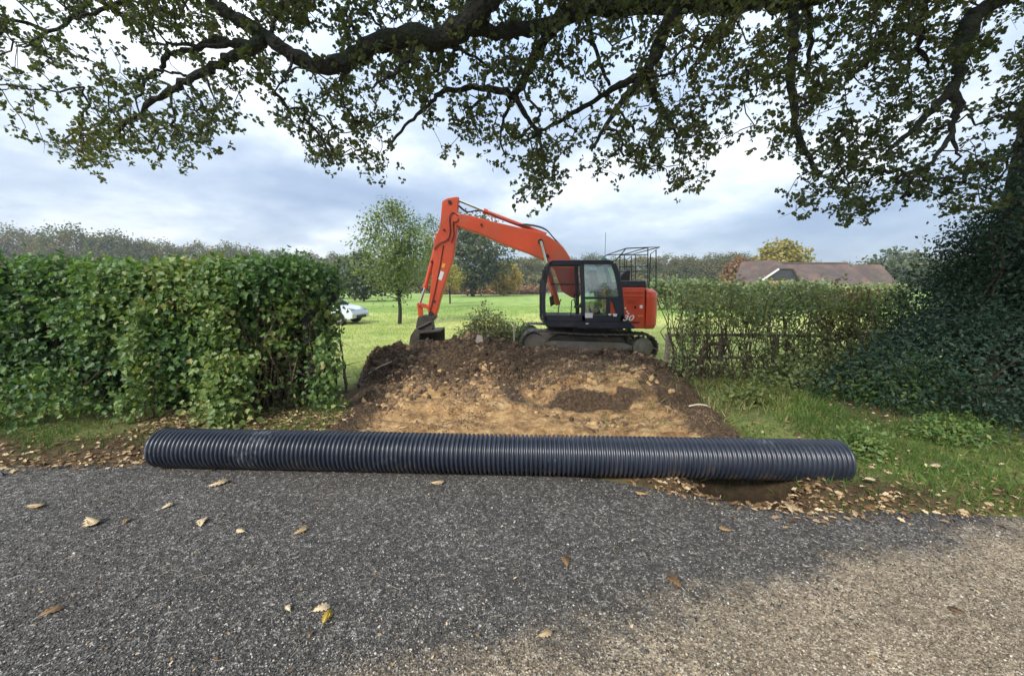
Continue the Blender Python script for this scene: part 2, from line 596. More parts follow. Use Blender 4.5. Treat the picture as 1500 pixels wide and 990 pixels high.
def road_mat():
    m, t, b, o = new_mat('loose road planings')
    g = t.n('ShaderNodeTexCoord')
    a = t.n('ShaderNodeAttribute', attribute_name='buff')
    v = t.n('ShaderNodeTexVoronoi', i_Scale=95.0, i_Randomness=1.0)
    v2 = t.n('ShaderNodeTexVoronoi', i_Scale=45.0, i_Randomness=1.0)
    n = t.n('ShaderNodeTexNoise', i_Scale=2.2, i_Detail=8.0, i_Roughness=.65)
    for k in (v, v2, n):
        t.l(g, 'Object', k, 'Vector')
    sp = t.n('ShaderNodeSeparateColor'); t.l(v, 'Color', sp, 0)
    sp2 = t.n('ShaderNodeSeparateColor'); t.l(v2, 'Color', sp2, 0)
    md = t.math('MULTIPLY_ADD', (sp2, 0), .35)
    mdd = t.math('MULTIPLY', (sp, 0), .65); t.l(mdd, 0, md, 2)
    dark = t.ramp([(0, (.018, .0168, .0152)), (.45, (.052, .048, .043)), (.74, (.112, .104, .093)), (.90, (.24, .222, .20)), (1, (.42, .39, .345))])
    buff = t.ramp([(0, (.09, .066, .042)), (.45, (.225, .176, .118)), (.75, (.34, .275, .19)), (1, (.5, .44, .34))])
    t.l(md, 0, dark, 0); t.l(md, 0, buff, 0)
    # broken edge between the two surfaces
    na = t.n('ShaderNodeTexNoise', i_Scale=5.0, i_Detail=10.0, i_Roughness=.75); t.l(g, 'Object', na, 'Vector')
    e = t.math('MULTIPLY_ADD', (na, 'Fac'), 0.9); t.l(a, 'Fac', e, 2)
    er = t.ramp([(.72, 0), (1.05, 1)]); t.l(e, 0, er, 0)
    er.color_ramp.elements[-1].position = 1.0
    mx = t.mix((er, 0), (dark, 0), (buff, 0))
    lr = t.ramp([(.3, .72), (.7, 1.25)]); t.l(n, 'Fac', lr, 0)
    m1 = t.mix(1.0, (mx, 2), (lr, 0), 'MULTIPLY')
    n4 = t.n('ShaderNodeTexNoise', i_Scale=.9, i_Detail=9.0, i_Roughness=.7); t.l(g, 'Object', n4, 'Vector')
    br = t.ramp([(.52, 0), (.72, .45)]); t.l(n4, 'Fac', br, 0)
    m2 = t.mix((br, 0), (m1, 2), (.075, .055, .042))
    t.l(m2, 2, b, 'Base Color')
    b.inputs['Roughness'].default_value = .8
    b.inputs['Specular IOR Level'].default_value = .35
    bp = t.n('ShaderNodeBump', i_Strength=.9, i_Distance=.008)
    t.l(v, 'Distance', bp, 'Height'); t.l(bp, 0, b, 'Normal')
    return m


M['road'] = road_mat()


def ground_mat():
    """field grass, verge thatch, bare soil (attributes litter / soil)."""
    m, t, b, o = new_mat('grassland')
    g = t.n('ShaderNodeTexCoord')
    n = t.n('ShaderNodeTexNoise', i_Scale=.22, i_Detail=8.0, i_Roughness=.62)
    n2 = t.n('ShaderNodeTexNoise', i_Scale=14.0, i_Detail=8.0, i_Roughness=.7)
    n3 = t.n('ShaderNodeTexNoise', i_Scale=1.1, i_Detail=7.0, i_Roughness=.65)
    for k in (n, n2, n3):
        t.l(g, 'Object', k, 'Vector')
    aL = t.n('ShaderNodeAttribute', attribute_name='litter')
    aV = t.n('ShaderNodeAttribute', attribute_name='lush')
    dry = t.ramp([(.3, (.26, .31, .075)), (.5, (.36, .38, .115)), (.7, (.45, .42, .17))]); t.l(n3, 'Fac', dry, 0)
    lush = t.ramp([(.3, (.12, .19, .045)), (.5, (.20, .285, .07)), (.7, (.30, .34, .12))]); t.l(n3, 'Fac', lush, 0)
    fm = t.mix((aV, 'Fac'), (dry, 0), (lush, 0))
    fine = t.ramp([(.3, .6), (.7, 1.3)]); t.l(n2, 'Fac', fine, 0)
    f2 = t.mix(1.0, (fm, 2), (fine, 0), 'MULTIPLY')
    soil = t.ramp([(.3, (.035, .026, .016)), (.55, (.085, .058, .034)), (.75, (.16, .11, .065))]); t.l(n2, 'Fac', soil, 0)
    fx0 = t.mix((aL, 'Fac'), (f2, 2), (soil, 0))
    aS = t.n('ShaderNodeAttribute', attribute_name='ditch_shade')  # shade under the pipe, painted into the soil colour at the ditch mouth
    fx = t.mix((aS, 'Fac'), (fx0, 2), (.010, .0075, .0055))
    t.l(fx, 2, b, 'Base Color')
    b.inputs['Roughness'].default_value = .95
    b.inputs['Specular IOR Level'].default_value = .1
    bp = t.n('ShaderNodeBump', i_Strength=.7, i_Distance=.06)
    t.l(n2, 'Fac', bp, 'Height'); t.l(bp, 0, b, 'Normal')
    return m


M['ground'] = ground_mat()


def dig_mat():
    m, t, b, o = new_mat('dug clay and topsoil')
    g = t.n('ShaderNodeTexCoord')
    a = t.n('ShaderNodeAttribute', attribute_name='clay')
    n = t.n('ShaderNodeTexNoise', i_Scale=5.0, i_Detail=11.0, i_Roughness=.78)
    n2 = t.n('ShaderNodeTexNoise', i_Scale=30.0, i_Detail=8.0, i_Roughness=.7)
    v = t.n('ShaderNodeTexVoronoi', i_Scale=9.0)
    for k in (n2, v):
        t.l(g, 'Object', k, 'Vector')
    mpc = t.n('ShaderNodeMapping'); mpc.inputs['Scale'].default_value = (.85, 1.25, 1.2)
    t.l(g, 'Object', mpc, 0); t.l(mpc, 0, n, 'Vector')
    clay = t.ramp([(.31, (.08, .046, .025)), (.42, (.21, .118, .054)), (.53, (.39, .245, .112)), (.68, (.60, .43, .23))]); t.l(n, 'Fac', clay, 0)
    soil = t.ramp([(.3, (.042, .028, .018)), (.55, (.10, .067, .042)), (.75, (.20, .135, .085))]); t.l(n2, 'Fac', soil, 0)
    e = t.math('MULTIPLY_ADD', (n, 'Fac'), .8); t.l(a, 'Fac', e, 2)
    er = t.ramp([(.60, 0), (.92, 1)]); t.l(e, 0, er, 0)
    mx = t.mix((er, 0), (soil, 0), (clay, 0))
    fine = t.ramp([(.3, .7), (.7, 1.25)]); t.l(n2, 'Fac', fine, 0)
    m2 = t.mix(1.0, (mx, 2), (fine, 0), 'MULTIPLY')
    t.l(m2, 2, b, 'Base Color')
    b.inputs['Roughness'].default_value = .92
    b.inputs['Specular IOR Level'].default_value = .2
    bp = t.n('ShaderNodeBump', i_Strength=.9, i_Distance=.05)
    s = t.math('ADD', (n2, 'Fac'), (v, 'Distance')); t.l(s, 0, bp, 'Height'); t.l(bp, 0, b, 'Normal')
    return m


M['dig'] = dig_mat()

var_soil = leaf_mat('soil clod', [(0, (.040, .027, .017)), (.5, (.10, .067, .042)), (.82, (.21, .14, .085)), (1, (.42, .28, .14))], rough=.95, trans=0.0, spec=.15)
var_chip = leaf_mat('stone chip', [(0, (.022, .0205, .019)), (.5, (.066, .061, .055)), (.76, (.14, .13, .116)), (.92, (.28, .26, .23)), (1, (.50, .47, .42))], rough=.75, trans=0.0, spec=.4)
var_buff = leaf_mat('buff stone chip', [(0, (.08, .065, .045)), (.5, (.19, .155, .115)), (.85, (.34, .29, .22)), (1, (.55, .5, .42))], rough=.8, trans=0.0, spec=.3)


# ------------------------------------------------------------------ terrain
EDGE_X = np.array([-60, -9, -4.65, -2.9, -1.0, 0.3, 1.05, 1.5, 1.9, 2.2, 2.8, 3.7, 9, 60])
EDGE_Y = np.array([6.5, 3.75, 3.34, 3.42, 3.42, 3.25, 2.98, 2.80, 2.64, 2.60, 2.62, 2.54, 2.25, -1.0])


def road_edge(X):
    return np.interp(X, EDGE_X, EDGE_Y)


def base_h(X, Y):
    e = road_edge(X)
    d = Y - e
    z = -0.05 + 0.10 * sstep(-0.15, 0.35, d)                    # verge just above the road
    z = z - 0.26 * sstep(3.0, 6.5, d) * (1 - sstep(60, 130, Y) * .6)
    z = z + fbm(X * .9, Y * .9, 3, 4) * 0.10 * sstep(0.1, 1.0, d) * (1 - .4 * sstep(8, 20, Y))
    # shallow ditch mouth under the right end of the pipe
    z = z - 0.55 * np.exp(-(((X - 1.90) / .34) ** 2 + ((Y - 2.99) / .20) ** 2) ** 2)
    z = z + 0.10 * np.exp(-(((X - 4.5) / 1.5) ** 2 + ((Y - 4.6) / .9) ** 2))
    return z


def dig_amount(X, Y):
    """0 outside, 1 inside the excavated strip and its heap."""
    wob = fbm(X * 1.3, Y * 1.3, 41, 4) * .9
    l = np.interp(Y, [3.2, 4.5, 6, 8, 9.3], [-2.05, -1.95, -2.35, -3.0, -2.4])
    r = np.interp(Y, [3.2, 4.5, 6, 8, 9.3], [2.25, 2.35, 2.65, 3.3, 2.6])
    a = sstep(l - .25 + wob * .5, l + .25 + wob * .5, X) * (1 - sstep(r - .3 + wob * .5, r + .3 + wob * .5, X))
    return a * sstep(3.42, 3.7, Y + wob * .15) * (1 - sstep(8.9, 9.6, Y + wob * .7))


def dig_h(X, Y):
    a = dig_amount(X, Y)
    b = base_h(X, Y)
    floor = -0.03 + fbm(X * 2, Y * 4, 5, 6, .66) * .19 - .05 * sstep(4.3, 3.7, Y)
    # scraped step across the right half of the clay
    floor = floor + .012 * np.sin(Y * 17 + fbm(X * .8, Y * .8, 31, 3) * 9) * sstep(4.2, 4.8, Y) * np.clip(.4 + fbm(X * 1.1, Y * 1.1, 32, 3) * 2, 0, 1)
    floor = floor + .007 * np.sin(X * 38 + Y * 3) * sstep(-.05, .2, fbm(X * .9, Y * .7, 34, 2))
    floor = floor + .22 * sstep(5.02, 5.16, Y + fbm(X * 1.5, Y, 8, 3) * .25) * sstep(.2, .9, X)
    floor = floor + .09 * sstep(4.86, 4.93, Y + fbm(X * 2.5, Y * 2, 28, 4) * .35) * (1 - sstep(-.2, .5, X))
    floor = floor + .07 * sstep(5.55, 5.63, Y + fbm(X * 2, Y, 18, 3) * .4)
    # heap of topsoil behind, highest left of centre
    top = np.interp(X, [-3.0, -2.5, -1.8, -.9, -.3, .3, .9, 1.6, 3.2], [.05, .12, .20, .35, .27, .12, -.03, -.13, -.16])
    heap = (top + .20) * sstep(5.75, 7.7, Y + fbm(X * .9, Y * .9, 12, 3) * .9) * (1 - .75 * sstep(8.2, 9.4, Y))
    lump = fbm(X * 2.6, Y * 2.6, 21, 5, .62) + .5 * (.12 - np.abs(fbm(X * 7, Y * 7, 25, 4, .65)))
    rough_amt = .10 + .24 * sstep(5.7, 6.6, Y) * (1 - .45 * sstep(.6, 1.4, X)) + .25 * (sstep(1.7, 2.3, X) + sstep(-1.5, -2.0, X))
    z = floor - .18 * sstep(5.8, 8, Y) + heap + lump * rough_amt
    z = z + .14 * np.exp(-(((X - 2.25) / .35) ** 2 + ((Y - 4.35) / .6) ** 2))
    z = z + .10 * np.exp(-(((X + 1.95) / .25) ** 2 + ((Y - 4.5) / .8) ** 2))
    return b * (1 - a) + z * a


def surf_h(X, Y):
    return dig_h(np.asarray(X, float), np.asarray(Y, float))


def grid_obj(name, xs, ys, hf, mat, attrs, keep=None, kind='structure'):
    X, Y = np.meshgrid(xs, ys)
    Z = hf(X, Y)
    V = np.stack([X, Y, Z], -1).reshape(-1, 3)
    nx, ny = len(xs), len(ys)
    i = (np.arange(ny - 1)[:, None] * nx + np.arange(nx - 1)[None]).ravel()
    F = np.stack([i, i + 1, i + 1 + nx, i + nx], -1)
    if keep is not None:
        k = keep(X, Y).ravel()
        F = F[k[F].any(1)]
        used = np.zeros(len(V), bool); used[F.ravel()] = True
        re = np.cumsum(used) - 1
        F = re[F]; V = V[used]
        at = {n: f(X, Y).ravel()[used] for n, f in attrs.items()}
    else:
        at = {n: f(X, Y).ravel() for n, f in attrs.items()}
    o = np_mesh(name, V, F, mat, smooth=True, attrs=at)
    o['kind'] = kind
    return o


def geo_axis(fine, lo, hi, q=1.16):
    d = fine[-1] - fine[-2]
    up, s, x = [], d, fine[-1]
    while x < hi:
        s *= q; x += s; up.append(x)
    dn, s, x = [], d, fine[0]
    while x > lo:
        s *= q; x -= s; dn.append(x)
    return np.array(dn[::-1] + list(fine) + up)


gx = geo_axis(np.arange(-9, 9, .085), -700, 700)
gy = geo_axis(np.concatenate([np.arange(2.0, 3.6, .04), np.arange(3.6, 11, .08)]), -40, 1200)


def ground_h(X, Y):
    return base_h(X, Y) - .10 * sstep(.25, .75, dig_amount(X, Y)) - .9 * sstep(.9, 1.0, dig_amount(X, Y))


def litter_f(X, Y):
    d = Y - road_edge(X)
    n = fbm(X * 2.2, Y * 2.2, 61, 4)
    a = (1 - sstep(.15, .75, d + n * .8 + .25 * sstep(2.2, 2.9, X))) * sstep(-.3, 0, d)
    hedge = np.exp(-((Y - 5.2) / .9) ** 2) * (X < -2.0) * sstep(-9, -2, X)
    hr = np.exp(-((Y - 6.3) / .8) ** 2) * (X > 2.4)
    ho = np.exp(-(((X - 6) / 2.0) ** 2 + ((Y - 5.2) / 1.2) ** 2))
    ex = .8 * np.exp(-(((X - 2.5) / .9) ** 2 + ((Y - 7.3) / 1.3) ** 2))
    dit = 1.6 * np.exp(-(((X - 1.88) / .45) ** 2 + ((Y - 2.96) / .2) ** 2))
    dug = 2 * dig_amount(X, Y) + .5 * (1 - sstep(5.2, 6.5, Y)) * sstep(0, .2, d)
    return np.clip(a * .85 + hedge * 1.0 + hr * .55 + ho + ex + dit + dug + n * .3 * (Y < 12), 0, 1)


def lush_f(X, Y):
    n = fbm(X * .35, Y * .35, 77, 4)
    far = sstep(20, 30, Y + n * 18)
    near = (1 - sstep(5.5, 8, Y)) * .85
    left = sstep(-3, -5, X) * .3
    return np.clip(far + near + left + n * .9, 0, 1)


ground = grid_obj('ground', gx, gy, ground_h, M['ground'], {'litter': litter_f, 'lush': lush_f, 'ditch_shade': lambda X, Y: np.exp(-(((X - 1.90) / .40) ** 2 + ((Y - 2.98) / .24) ** 2) ** 2)})

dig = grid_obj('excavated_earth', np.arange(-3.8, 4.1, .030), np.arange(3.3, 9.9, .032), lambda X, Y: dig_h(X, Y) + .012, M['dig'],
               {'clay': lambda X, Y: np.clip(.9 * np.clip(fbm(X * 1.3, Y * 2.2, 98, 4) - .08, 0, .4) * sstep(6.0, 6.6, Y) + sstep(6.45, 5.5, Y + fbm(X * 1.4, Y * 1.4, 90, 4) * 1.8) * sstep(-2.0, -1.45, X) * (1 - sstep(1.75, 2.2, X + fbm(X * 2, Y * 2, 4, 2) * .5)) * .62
                                             - .6 * sstep(4.98, 5.04, Y + fbm(X * 3, Y * 2, 91, 5) * .30) * (1 - sstep(5.10, 5.18, Y + fbm(X * 3, Y * 2, 92, 5) * .35)) * sstep(.0, .5, X + fbm(Y * 3, X * 2, 94, 3) * .6) * (1 - sstep(1.6, 2.0, X))  # shadow band along the step, painted by cutting clay back to dark soil
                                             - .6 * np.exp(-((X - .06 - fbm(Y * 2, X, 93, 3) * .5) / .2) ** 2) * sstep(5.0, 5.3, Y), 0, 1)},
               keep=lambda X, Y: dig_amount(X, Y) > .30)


def road_h(X, Y):
    return .008 * fbm(X * 2, Y * 2, 33, 4) - .035 * sstep(-.06, .10, Y - road_edge(X)) + .004


road = grid_obj('road', np.concatenate([np.arange(-30, -6, .4), np.arange(-6, 6, .05), np.arange(6, 30, .4)]),
                np.concatenate([np.arange(-12, 1.0, .5), np.arange(1.0, 6.0, .05)]), road_h, M['road'],
                {'buff': lambda X, Y: np.clip(.5 + (1.43 + .262 * X - Y + fbm(X * 1.5, Y * 1.5, 14, 4) * .35) * 1.1, 0, 1)},
                keep=lambda X, Y: Y < road_edge(X) + fbm(X * 3, Y * 3, 9, 4) * .22 + .04)

track = MB()
track.add([(-14, 92, -.06), (40, 95, -.06), (40, 102, -.06), (-14, 98, -.06)], [(0, 1, 2, 3)])
to = track.build('track', M['track_gravel'], kind='structure')

# ------------------------------------------------------------------ loose stone, grass, leaves on the ground
def img_uniform_y(n, y0, y1, p=1.0):
    """depths drawn so that nearer ground gets more pieces."""
    u = rng.random(n)
    a, b = 1 / y0 ** p, 1 / y1 ** p
    return (a + (b - a) * u) ** (-1 / p)


n = 90000
Y = img_uniform_y(n, 1.25, 3.6)
X = rng.uniform(-1.55, 1.55, n) * (Y + .25)
ok = Y < road_edge(X) + .02
X, Y = X[ok], Y[ok]
bv = 1.43 + .262 * X - Y + fbm(X * 1.5, Y * 1.5, 14, 4) * .35 + rng.normal(size=len(X)) * .24
for name, sel, mt in (('dark_gravel', bv < 0.02, var_chip), ('buff_gravel', bv >= 0.02, var_buff)):
    x, y = X[sel], Y[sel]
    k = len(x)
    sz = rng.uniform(.0024, .0066, k) * (1 + .9 * (rng.random(k) > .95))
    pos = np.stack([x, y, road_h(x, y) + sz * .25], -1)
    V, F = scatter(CHIP, pos, rnd_dir(k) * [1, 1, .3], rnd_dir(k) * .5 + [0, 0, 1], sz)
    tag(np_mesh(name, V, F, mt, attrs={'var': np.repeat(rng.random(k) ** 1.3, 6)}), 'loose stone chips on the road', kind='stuff')


def grass_patch(name, X, Y, hgt, mat, label, varf=None, lean=.35):
    k = len(X)
    pos = np.stack([X, Y, surf_h(X, Y) - .01], -1)
    d = np.array([0, 0, 1.]) + rng.normal(size=(k, 3)) * [lean, lean, .1]
    nm = rng.normal(size=(k, 3)) * [1, 1, .1]
    h = hgt * rng.uniform(.5, 1.4, k)
    tv = BLADE[0].copy()
    V, F = scatter((tv, BLADE[1]), pos, d, nm, h)
    v = rng.random(k) if varf is None else np.clip(varf + rng.normal(size=k) * .22, 0, 1)
    return tag(np_mesh(name, V, F, mat, attrs={'var': np.repeat(v, 5)}), label, kind='stuff')


def keep_pts(n, x0, x1, y0, y1, f):
    X, Y = rng.uniform(x0, x1, n), rng.uniform(y0, y1, n)
    k = rng.random(n) < f(X, Y)
    return X[k], Y[k]


def verge_r(X, Y):
    d = Y - road_edge(X)
    p = sstep(.05, .6, d + fbm(X * 2, Y * 2, 71, 3) * .7 + .28 * sstep(2.2, 2.9, X))
    p = p * (1 - .97 * sstep(.1, .4, dig_amount(X, Y)))
    p = p * (1 - .9 * np.exp(-(((X - 1.88) / .5) ** 2 + ((Y - 2.96) / .22) ** 2)))
    return p * np.clip(.60 + fbm(X * 1.4, Y * 1.4, 72, 4) * 2.6, .05, 1)


X, Y = keep_pts(60000, 1.0, 7.5, 2.5, 6.6, verge_r)
vf = np.clip(.34 + .40 * sstep(4.0, 4.8, Y) * (1 - sstep(3.2, 4.5, X)) + fbm(X * .9, Y * .9, 73, 3) * .9, 0, 1)
grass_patch('grass', X, Y, .085 + .05 * sstep(3.6, 5, Y), M['grass'], 'rough verge grass beside the road', vf, .5)
X, Y = keep_pts(42000, -8.5, -1.9, 3.3, 5.2, verge_r)
vf = np.clip(.36 + fbm(X * .9, Y * .9, 74, 3) * 1.1 + .2 * sstep(-3.5, -2.5, X), 0, 1)
grass_patch('grass', X, Y, .07, M['grass'], 'short verge grass below the hedge', vf, .5)


def field_p(X, Y):
    d = dig_amount(X, Y)
    ex = np.exp(-(((X - 2.2) / 2.2) ** 2 + ((Y - 10.4) / 1.6) ** 2))
    return (1 - sstep(.1, .4, d)) * np.clip(1 - .55 * ex, 0, 1)


X, Y = keep_pts(70000, -9, 9, 6.2, 17, field_p)
vf = np.clip(.55 + fbm(X * .5, Y * .5, 75, 4) * 1.3 - .3 * sstep(-2.5, -5, X), 0, 1)
grass_patch('field_grass', X, Y, .075, M['field_grass'], 'patchy field grass round the digger', vf, .5)
X, Y = keep_pts(45000, -22, 24, 17, 36, lambda X, Y: np.ones_like(X))
vf = np.clip(.62 - .4 * sstep(21, 28, Y) + fbm(X * .35, Y * .35, 76, 4) * 1.1, 0, 1)
grass_patch('field_grass', X, Y, .14, M['field_grass'], 'open field grass beyond the digger', vf, .5)


def litter_p(X, Y):
    d = Y - road_edge(X)
    n = fbm(X * 1.8, Y * 1.8, 81, 4)
    band = np.exp(-((d - .12 + n * .25) / .17) ** 2)
    right = sstep(.9, 1.3, X) * band * (1 - .6 * sstep(2.3, 3.0, X))
    left = sstep(-2.2, -2.9, X) * np.exp(-((d - .06 + n * .25) / .17) ** 2) * .5
    under = np.exp(-((Y - 4.35 + n) / .45) ** 2) * (X < -1.7) * (X > -4.2) * .8
    sparse = .07 * (d > 0) * (X > 1) + .035 * (d > 0) * (X < -2.5) * (Y < 4.6)
    pit = 1 - .95 * np.exp(-(((X - 1.86) / .34) ** 2 + ((Y - 2.93) / .14) ** 2) ** 2)
    return np.clip(right * .8 + left + under + sparse, 0, 1) * (dig_amount(X, Y) < .5) * pit


def flat_leaves(name, X, Y, size, label, zf=surf_h, tilt=.35, vpow=1.0):
    k = len(X)
    pos = np.stack([X, Y, np.maximum(zf(X, Y), 0.0 * X + np.where(Y < road_edge(X), .006, -9)) + rng.uniform(.004, .03, k)], -1)
    nm = np.array([0, 0, 1.]) + rng.normal(size=(k, 3)) * tilt
    d = rng.normal(size=(k, 3)) * [1, 1, .15]
    V, F = scatter(OAK, pos, d, nm, size * rng.uniform(.6, 1.2, k))
    return tag(np_mesh(name, V, F, M['dead_leaf'], attrs={'var': np.repeat(rng.random(k) ** vpow, len(OAK[0]))}), label, kind='stuff')


X, Y = keep_pts(70000, -7, 7, 2.3, 5.2, litter_p)
flat_leaves('fallen_leaves', X, Y, .048, 'brown fallen oak leaves drifted along the road edge', tilt=.6)
k = 260
Y = img_uniform_y(k, 1.4, 3.4); X = rng.uniform(-1.4, 1.4, k) * Y
ok = (Y < road_edge(X))
flat_leaves('leaf_crumbs', X[ok], Y[ok], .020, 'crumbled bits of leaf on the road', zf=lambda a, b: road_h(a, b), tilt=.3)
# thin dry stalks on the road
st = MB()
for i in range(90):
    y = float(img_uniform_y(1, 1.45, 3.2)[0]); x = random.uniform(-1.3, 1.3) * y
    if y > road_edge(x) - .05:
        continue
    a = random.uniform(0, 6.28); L = random.uniform(.03, .11); bnd = random.uniform(-.6, .6)
    p = [Vector((x, y, .012)), Vector((x + math.cos(a) * L * .5, y + math.sin(a) * L * .5, .02)), Vector((x + math.cos(a + bnd) * L, y + math.sin(a + bnd) * L, .011))]
    st.tube(bez(p, 3), .0010, 4)
st.build('dry_stalks', M['dry_stalk'], kind='stuff', label='thin dry leaf stalks scattered on the road')

# single leaves one can point to on the dark road
def road_xy(px, py):
    a = math.atan((py - 495) / FPX) + PITCH
    y = EYE / math.tan(a)
    return ((px - 750) / FPX * (y * math.cos(PITCH) + EYE * math.sin(PITCH)), y)


LEAVES = [
    (473, 920, .078, 1.6, .93, 'bright yellow oak leaf lying lowest of a pair on the dark gravel'),
    (458, 900, .072, .4, 1.0, 'cream coloured oak leaf just above a yellow one on the dark gravel'),
    (425, 899, .04, 2.4, 1.0, 'small curled whitish leaf beside the cream leaf on the gravel'),
    (128, 762, .15, -.5, .92, 'long pale forked oak leaf spray on the gravel at far left'),
    (294, 774, .095, 2.1, .98, 'pale crumpled oak leaf with a torn edge in front of the pipe'),
    (430, 786, .085, .9, .75, 'tan lobed oak leaf with its stalk up on the dark gravel'),
    (360, 783, .07, 2.8, .95, 'thin cream leaf lying flat between two tan leaves'),
    (631, 710, .10, .2, .85, 'straw coloured leaf cluster close in front of the pipe'),
    (305, 714, .12, .6, .9, 'pale leaf spray near the left end of the pipe'),
    (236, 748, .07, 1.2, 1.0, 'narrow whitish leaf left of the torn leaf'),
    (57, 908, .075, 1.0, .55, 'orange brown leaf alone at the lower left of the road'),
    (998, 864, .085, 2.0, .35, 'dark russet leaf where dark gravel meets the buff gravel'),
    (789, 936, .06, .3, .8, 'small tan leaf on the buff gravel at bottom centre'),
    (1415, 905, .055, 2.2, .25, 'reddish brown leaf on the buff gravel at lower right'),
    (830, 835, .09, 1.5, .5, 'upright brown leaf stalk and leaf on the gravel right of centre'),
    (1160, 752, .12, 1.1, .85, 'large tan leaf patch at the road edge below the ditch'),
    (950, 728, .09, 2.6, .72, 'tan leaf at the left tip of the leaf drift by the pipe'),
    (1264, 720, .08, .1, 1.0, 'pale leaf on the grass just right of the leaf drift'),
    (1360, 700, .09, .2, .95, 'straw leaf lying on the short grass at far right'),
    (1072, 780, .07, 2.9, .6, 'brown leaf pressed into dark gravel right of centre'),
    (40, 744, .10, .1, .8, 'straw coloured leaf nearest the left border of the road'),
    (181, 770, .06, 1.9, .55, 'small brown leaf right of the long pale forked leaf'),
]
for px_, py_, sz, ang, v, lab in LEAVES:
    x, y = road_xy(px_, py_)
    z = float(max(road_h(np.array(x), np.array(y)), surf_h(x, y) + .05 * (y > road_edge(x)))) + .016
    tv = OAKD[0].copy()
    tv[:, 2] *= .5
    tv[:, 2] += .1 * tv[:, 0] ** 2 * 4 * .3 + .05 * np.sin(tv[:, 1] * 5 + px_)
    d = np.array([[math.cos(ang), math.sin(ang), .05]])
    V, F = scatter((tv, OAKD[1]), np.zeros((1, 3)), d, np.array([[.1 * math.sin(px_), -.25, 1.]]), np.array([sz * 1.12]))
    st0 = MB()
    o = np_mesh('fallen_leaf', V, F, M['yellow_leaf'] if 'yellow oak' in lab else M['dead_leaf'], attrs={'var': np.full(len(tv), v)})
    sm = o.modifiers.new('thickness', 'SOLIDIFY'); sm.thickness = .0012
    o.location = (x, y, z)
    tag(o, lab, 'leaf', 'leaves fallen on the road')
    q = MB().tube([(0, 0, 0), (-math.cos(ang) * sz * .25, -math.sin(ang) * sz * .25, -.004)], .0011, 4)
    q.build('stalk', M['stake'], o)

# clods on the heap and pit
def clod_template(seed, n=1):
    r2 = np.random.default_rng(seed)
    phi = (1 + 5 ** .5) / 2
    v = np.array([(-1, phi, 0), (1, phi, 0), (-1, -phi, 0), (1, -phi, 0), (0, -1, phi), (0, 1, phi), (0, -1, -phi), (0, 1, -phi),
                  (phi, 0, -1), (phi, 0, 1), (-phi, 0, -1), (-phi, 0, 1)]) / 1.9
    f = np.array([(0, 11, 5), (0, 5, 1), (0, 1, 7), (0, 7, 10), (0, 10, 11), (1, 5, 9), (5, 11, 4), (11, 10, 2), (10, 7, 6), (7, 1, 8),
                  (3, 9, 4), (3, 4, 2), (3, 2, 6), (3, 6, 8), (3, 8, 9), (4, 9, 5), (2, 4, 11), (6, 2, 10), (8, 6, 7), (9, 8, 1)])
    return v * (1 + r2.uniform(-.48, .48, (12, 1))) * [1, .8, .62], [f]


def clods(name, X, Y, size, var, label, T=None, sink=.05):
    allV, allF, allv, b = [], [], [], 0
    part = np.array_split(rng.permutation(len(X)), 1 if T else 5)
    for i, ix in enumerate(part):
        t_ = T or clod_template(50 + i)
        k = len(ix)
        s = size[ix]
        pos = np.stack([X[ix], Y[ix], surf_h(X[ix], Y[ix]) + .012 - s * sink], -1)
        V, F = scatter(t_, pos, rnd_dir(k), rnd_dir(k), s)
        allV.append(V); allF.append(F[0] + b); b += len(V); allv.append(np.repeat(var[ix], len(t_[0])))
    o = np_mesh(name, np.concatenate(allV), np.concatenate(allF), var_soil, attrs={'var': np.concatenate(allv)})
    return tag(o, label, kind='stuff')


def soil_tone(X, Y):
    return np.clip(.46 + fbm(X * 1.1, Y * 1.6, 97, 4) * 1.5 + rng.normal(size=len(X)) * .2, 0, .97)


def heap_zone(X, Y):
    return sstep(.3, .7, dig_amount(X, Y)) * sstep(5.7, 6.6, Y + fbm(X * 1.5, Y * 1.5, 5, 3) * 1.2)


X, Y = keep_pts(150000, -3.5, 3.8, 5.3, 9.6, heap_zone)
clods('soil_crumbs', X, Y, .005 + .016 * rng.random(len(X)) ** 2, soil_tone(X, Y), 'fine crumbled topsoil covering the heap', CHIP, .0)
X, Y = keep_pts(11000, -3.5, 3.8, 5.3, 9.6, heap_zone)
clods('soil_clods', X, Y, .016 + .075 * rng.random(len(X)) ** 5, soil_tone(X, Y), 'dark broken topsoil clods on the heap', None, .25)
sides = lambda X: np.abs(X - .1) > 1.75 + .25 * vnoise(X * 0 + 3, X, 3)
X, Y = keep_pts(60000, -2.5, 3.0, 3.6, 6.4, lambda X, Y: sstep(.3, .7, dig_amount(X, Y)) * np.clip(.04 + 1.2 * sides(X) + 2.6 * (fbm(X * 1.5, Y * 3, 95, 4) - .02 + .10 * sstep(5.0, 5.6, Y)), 0, 1))
clods('clay_crumbs', X, Y, .004 + .015 * rng.random(len(X)) ** 2, np.where(sides(X), soil_tone(X, Y) * .9, np.clip(.30 + .7 * rng.random(len(X)), 0, 1)), 'crumbs of clay and soil on the scraped floor', CHIP, .0)
X, Y = keep_pts(9000, -2.0, 2.2, 4.3, 6.4, lambda X, Y: sstep(.3, .7, dig_amount(X, Y)) * np.clip(.10 + 2.4 * fbm(X * 1.8, Y * 2.4, 99, 4) + .3 * sstep(5.2, 5.7, Y), 0, 1) * (1 - .9 * (X > .1) * (Y > 4.9) * (Y < 5.25)))
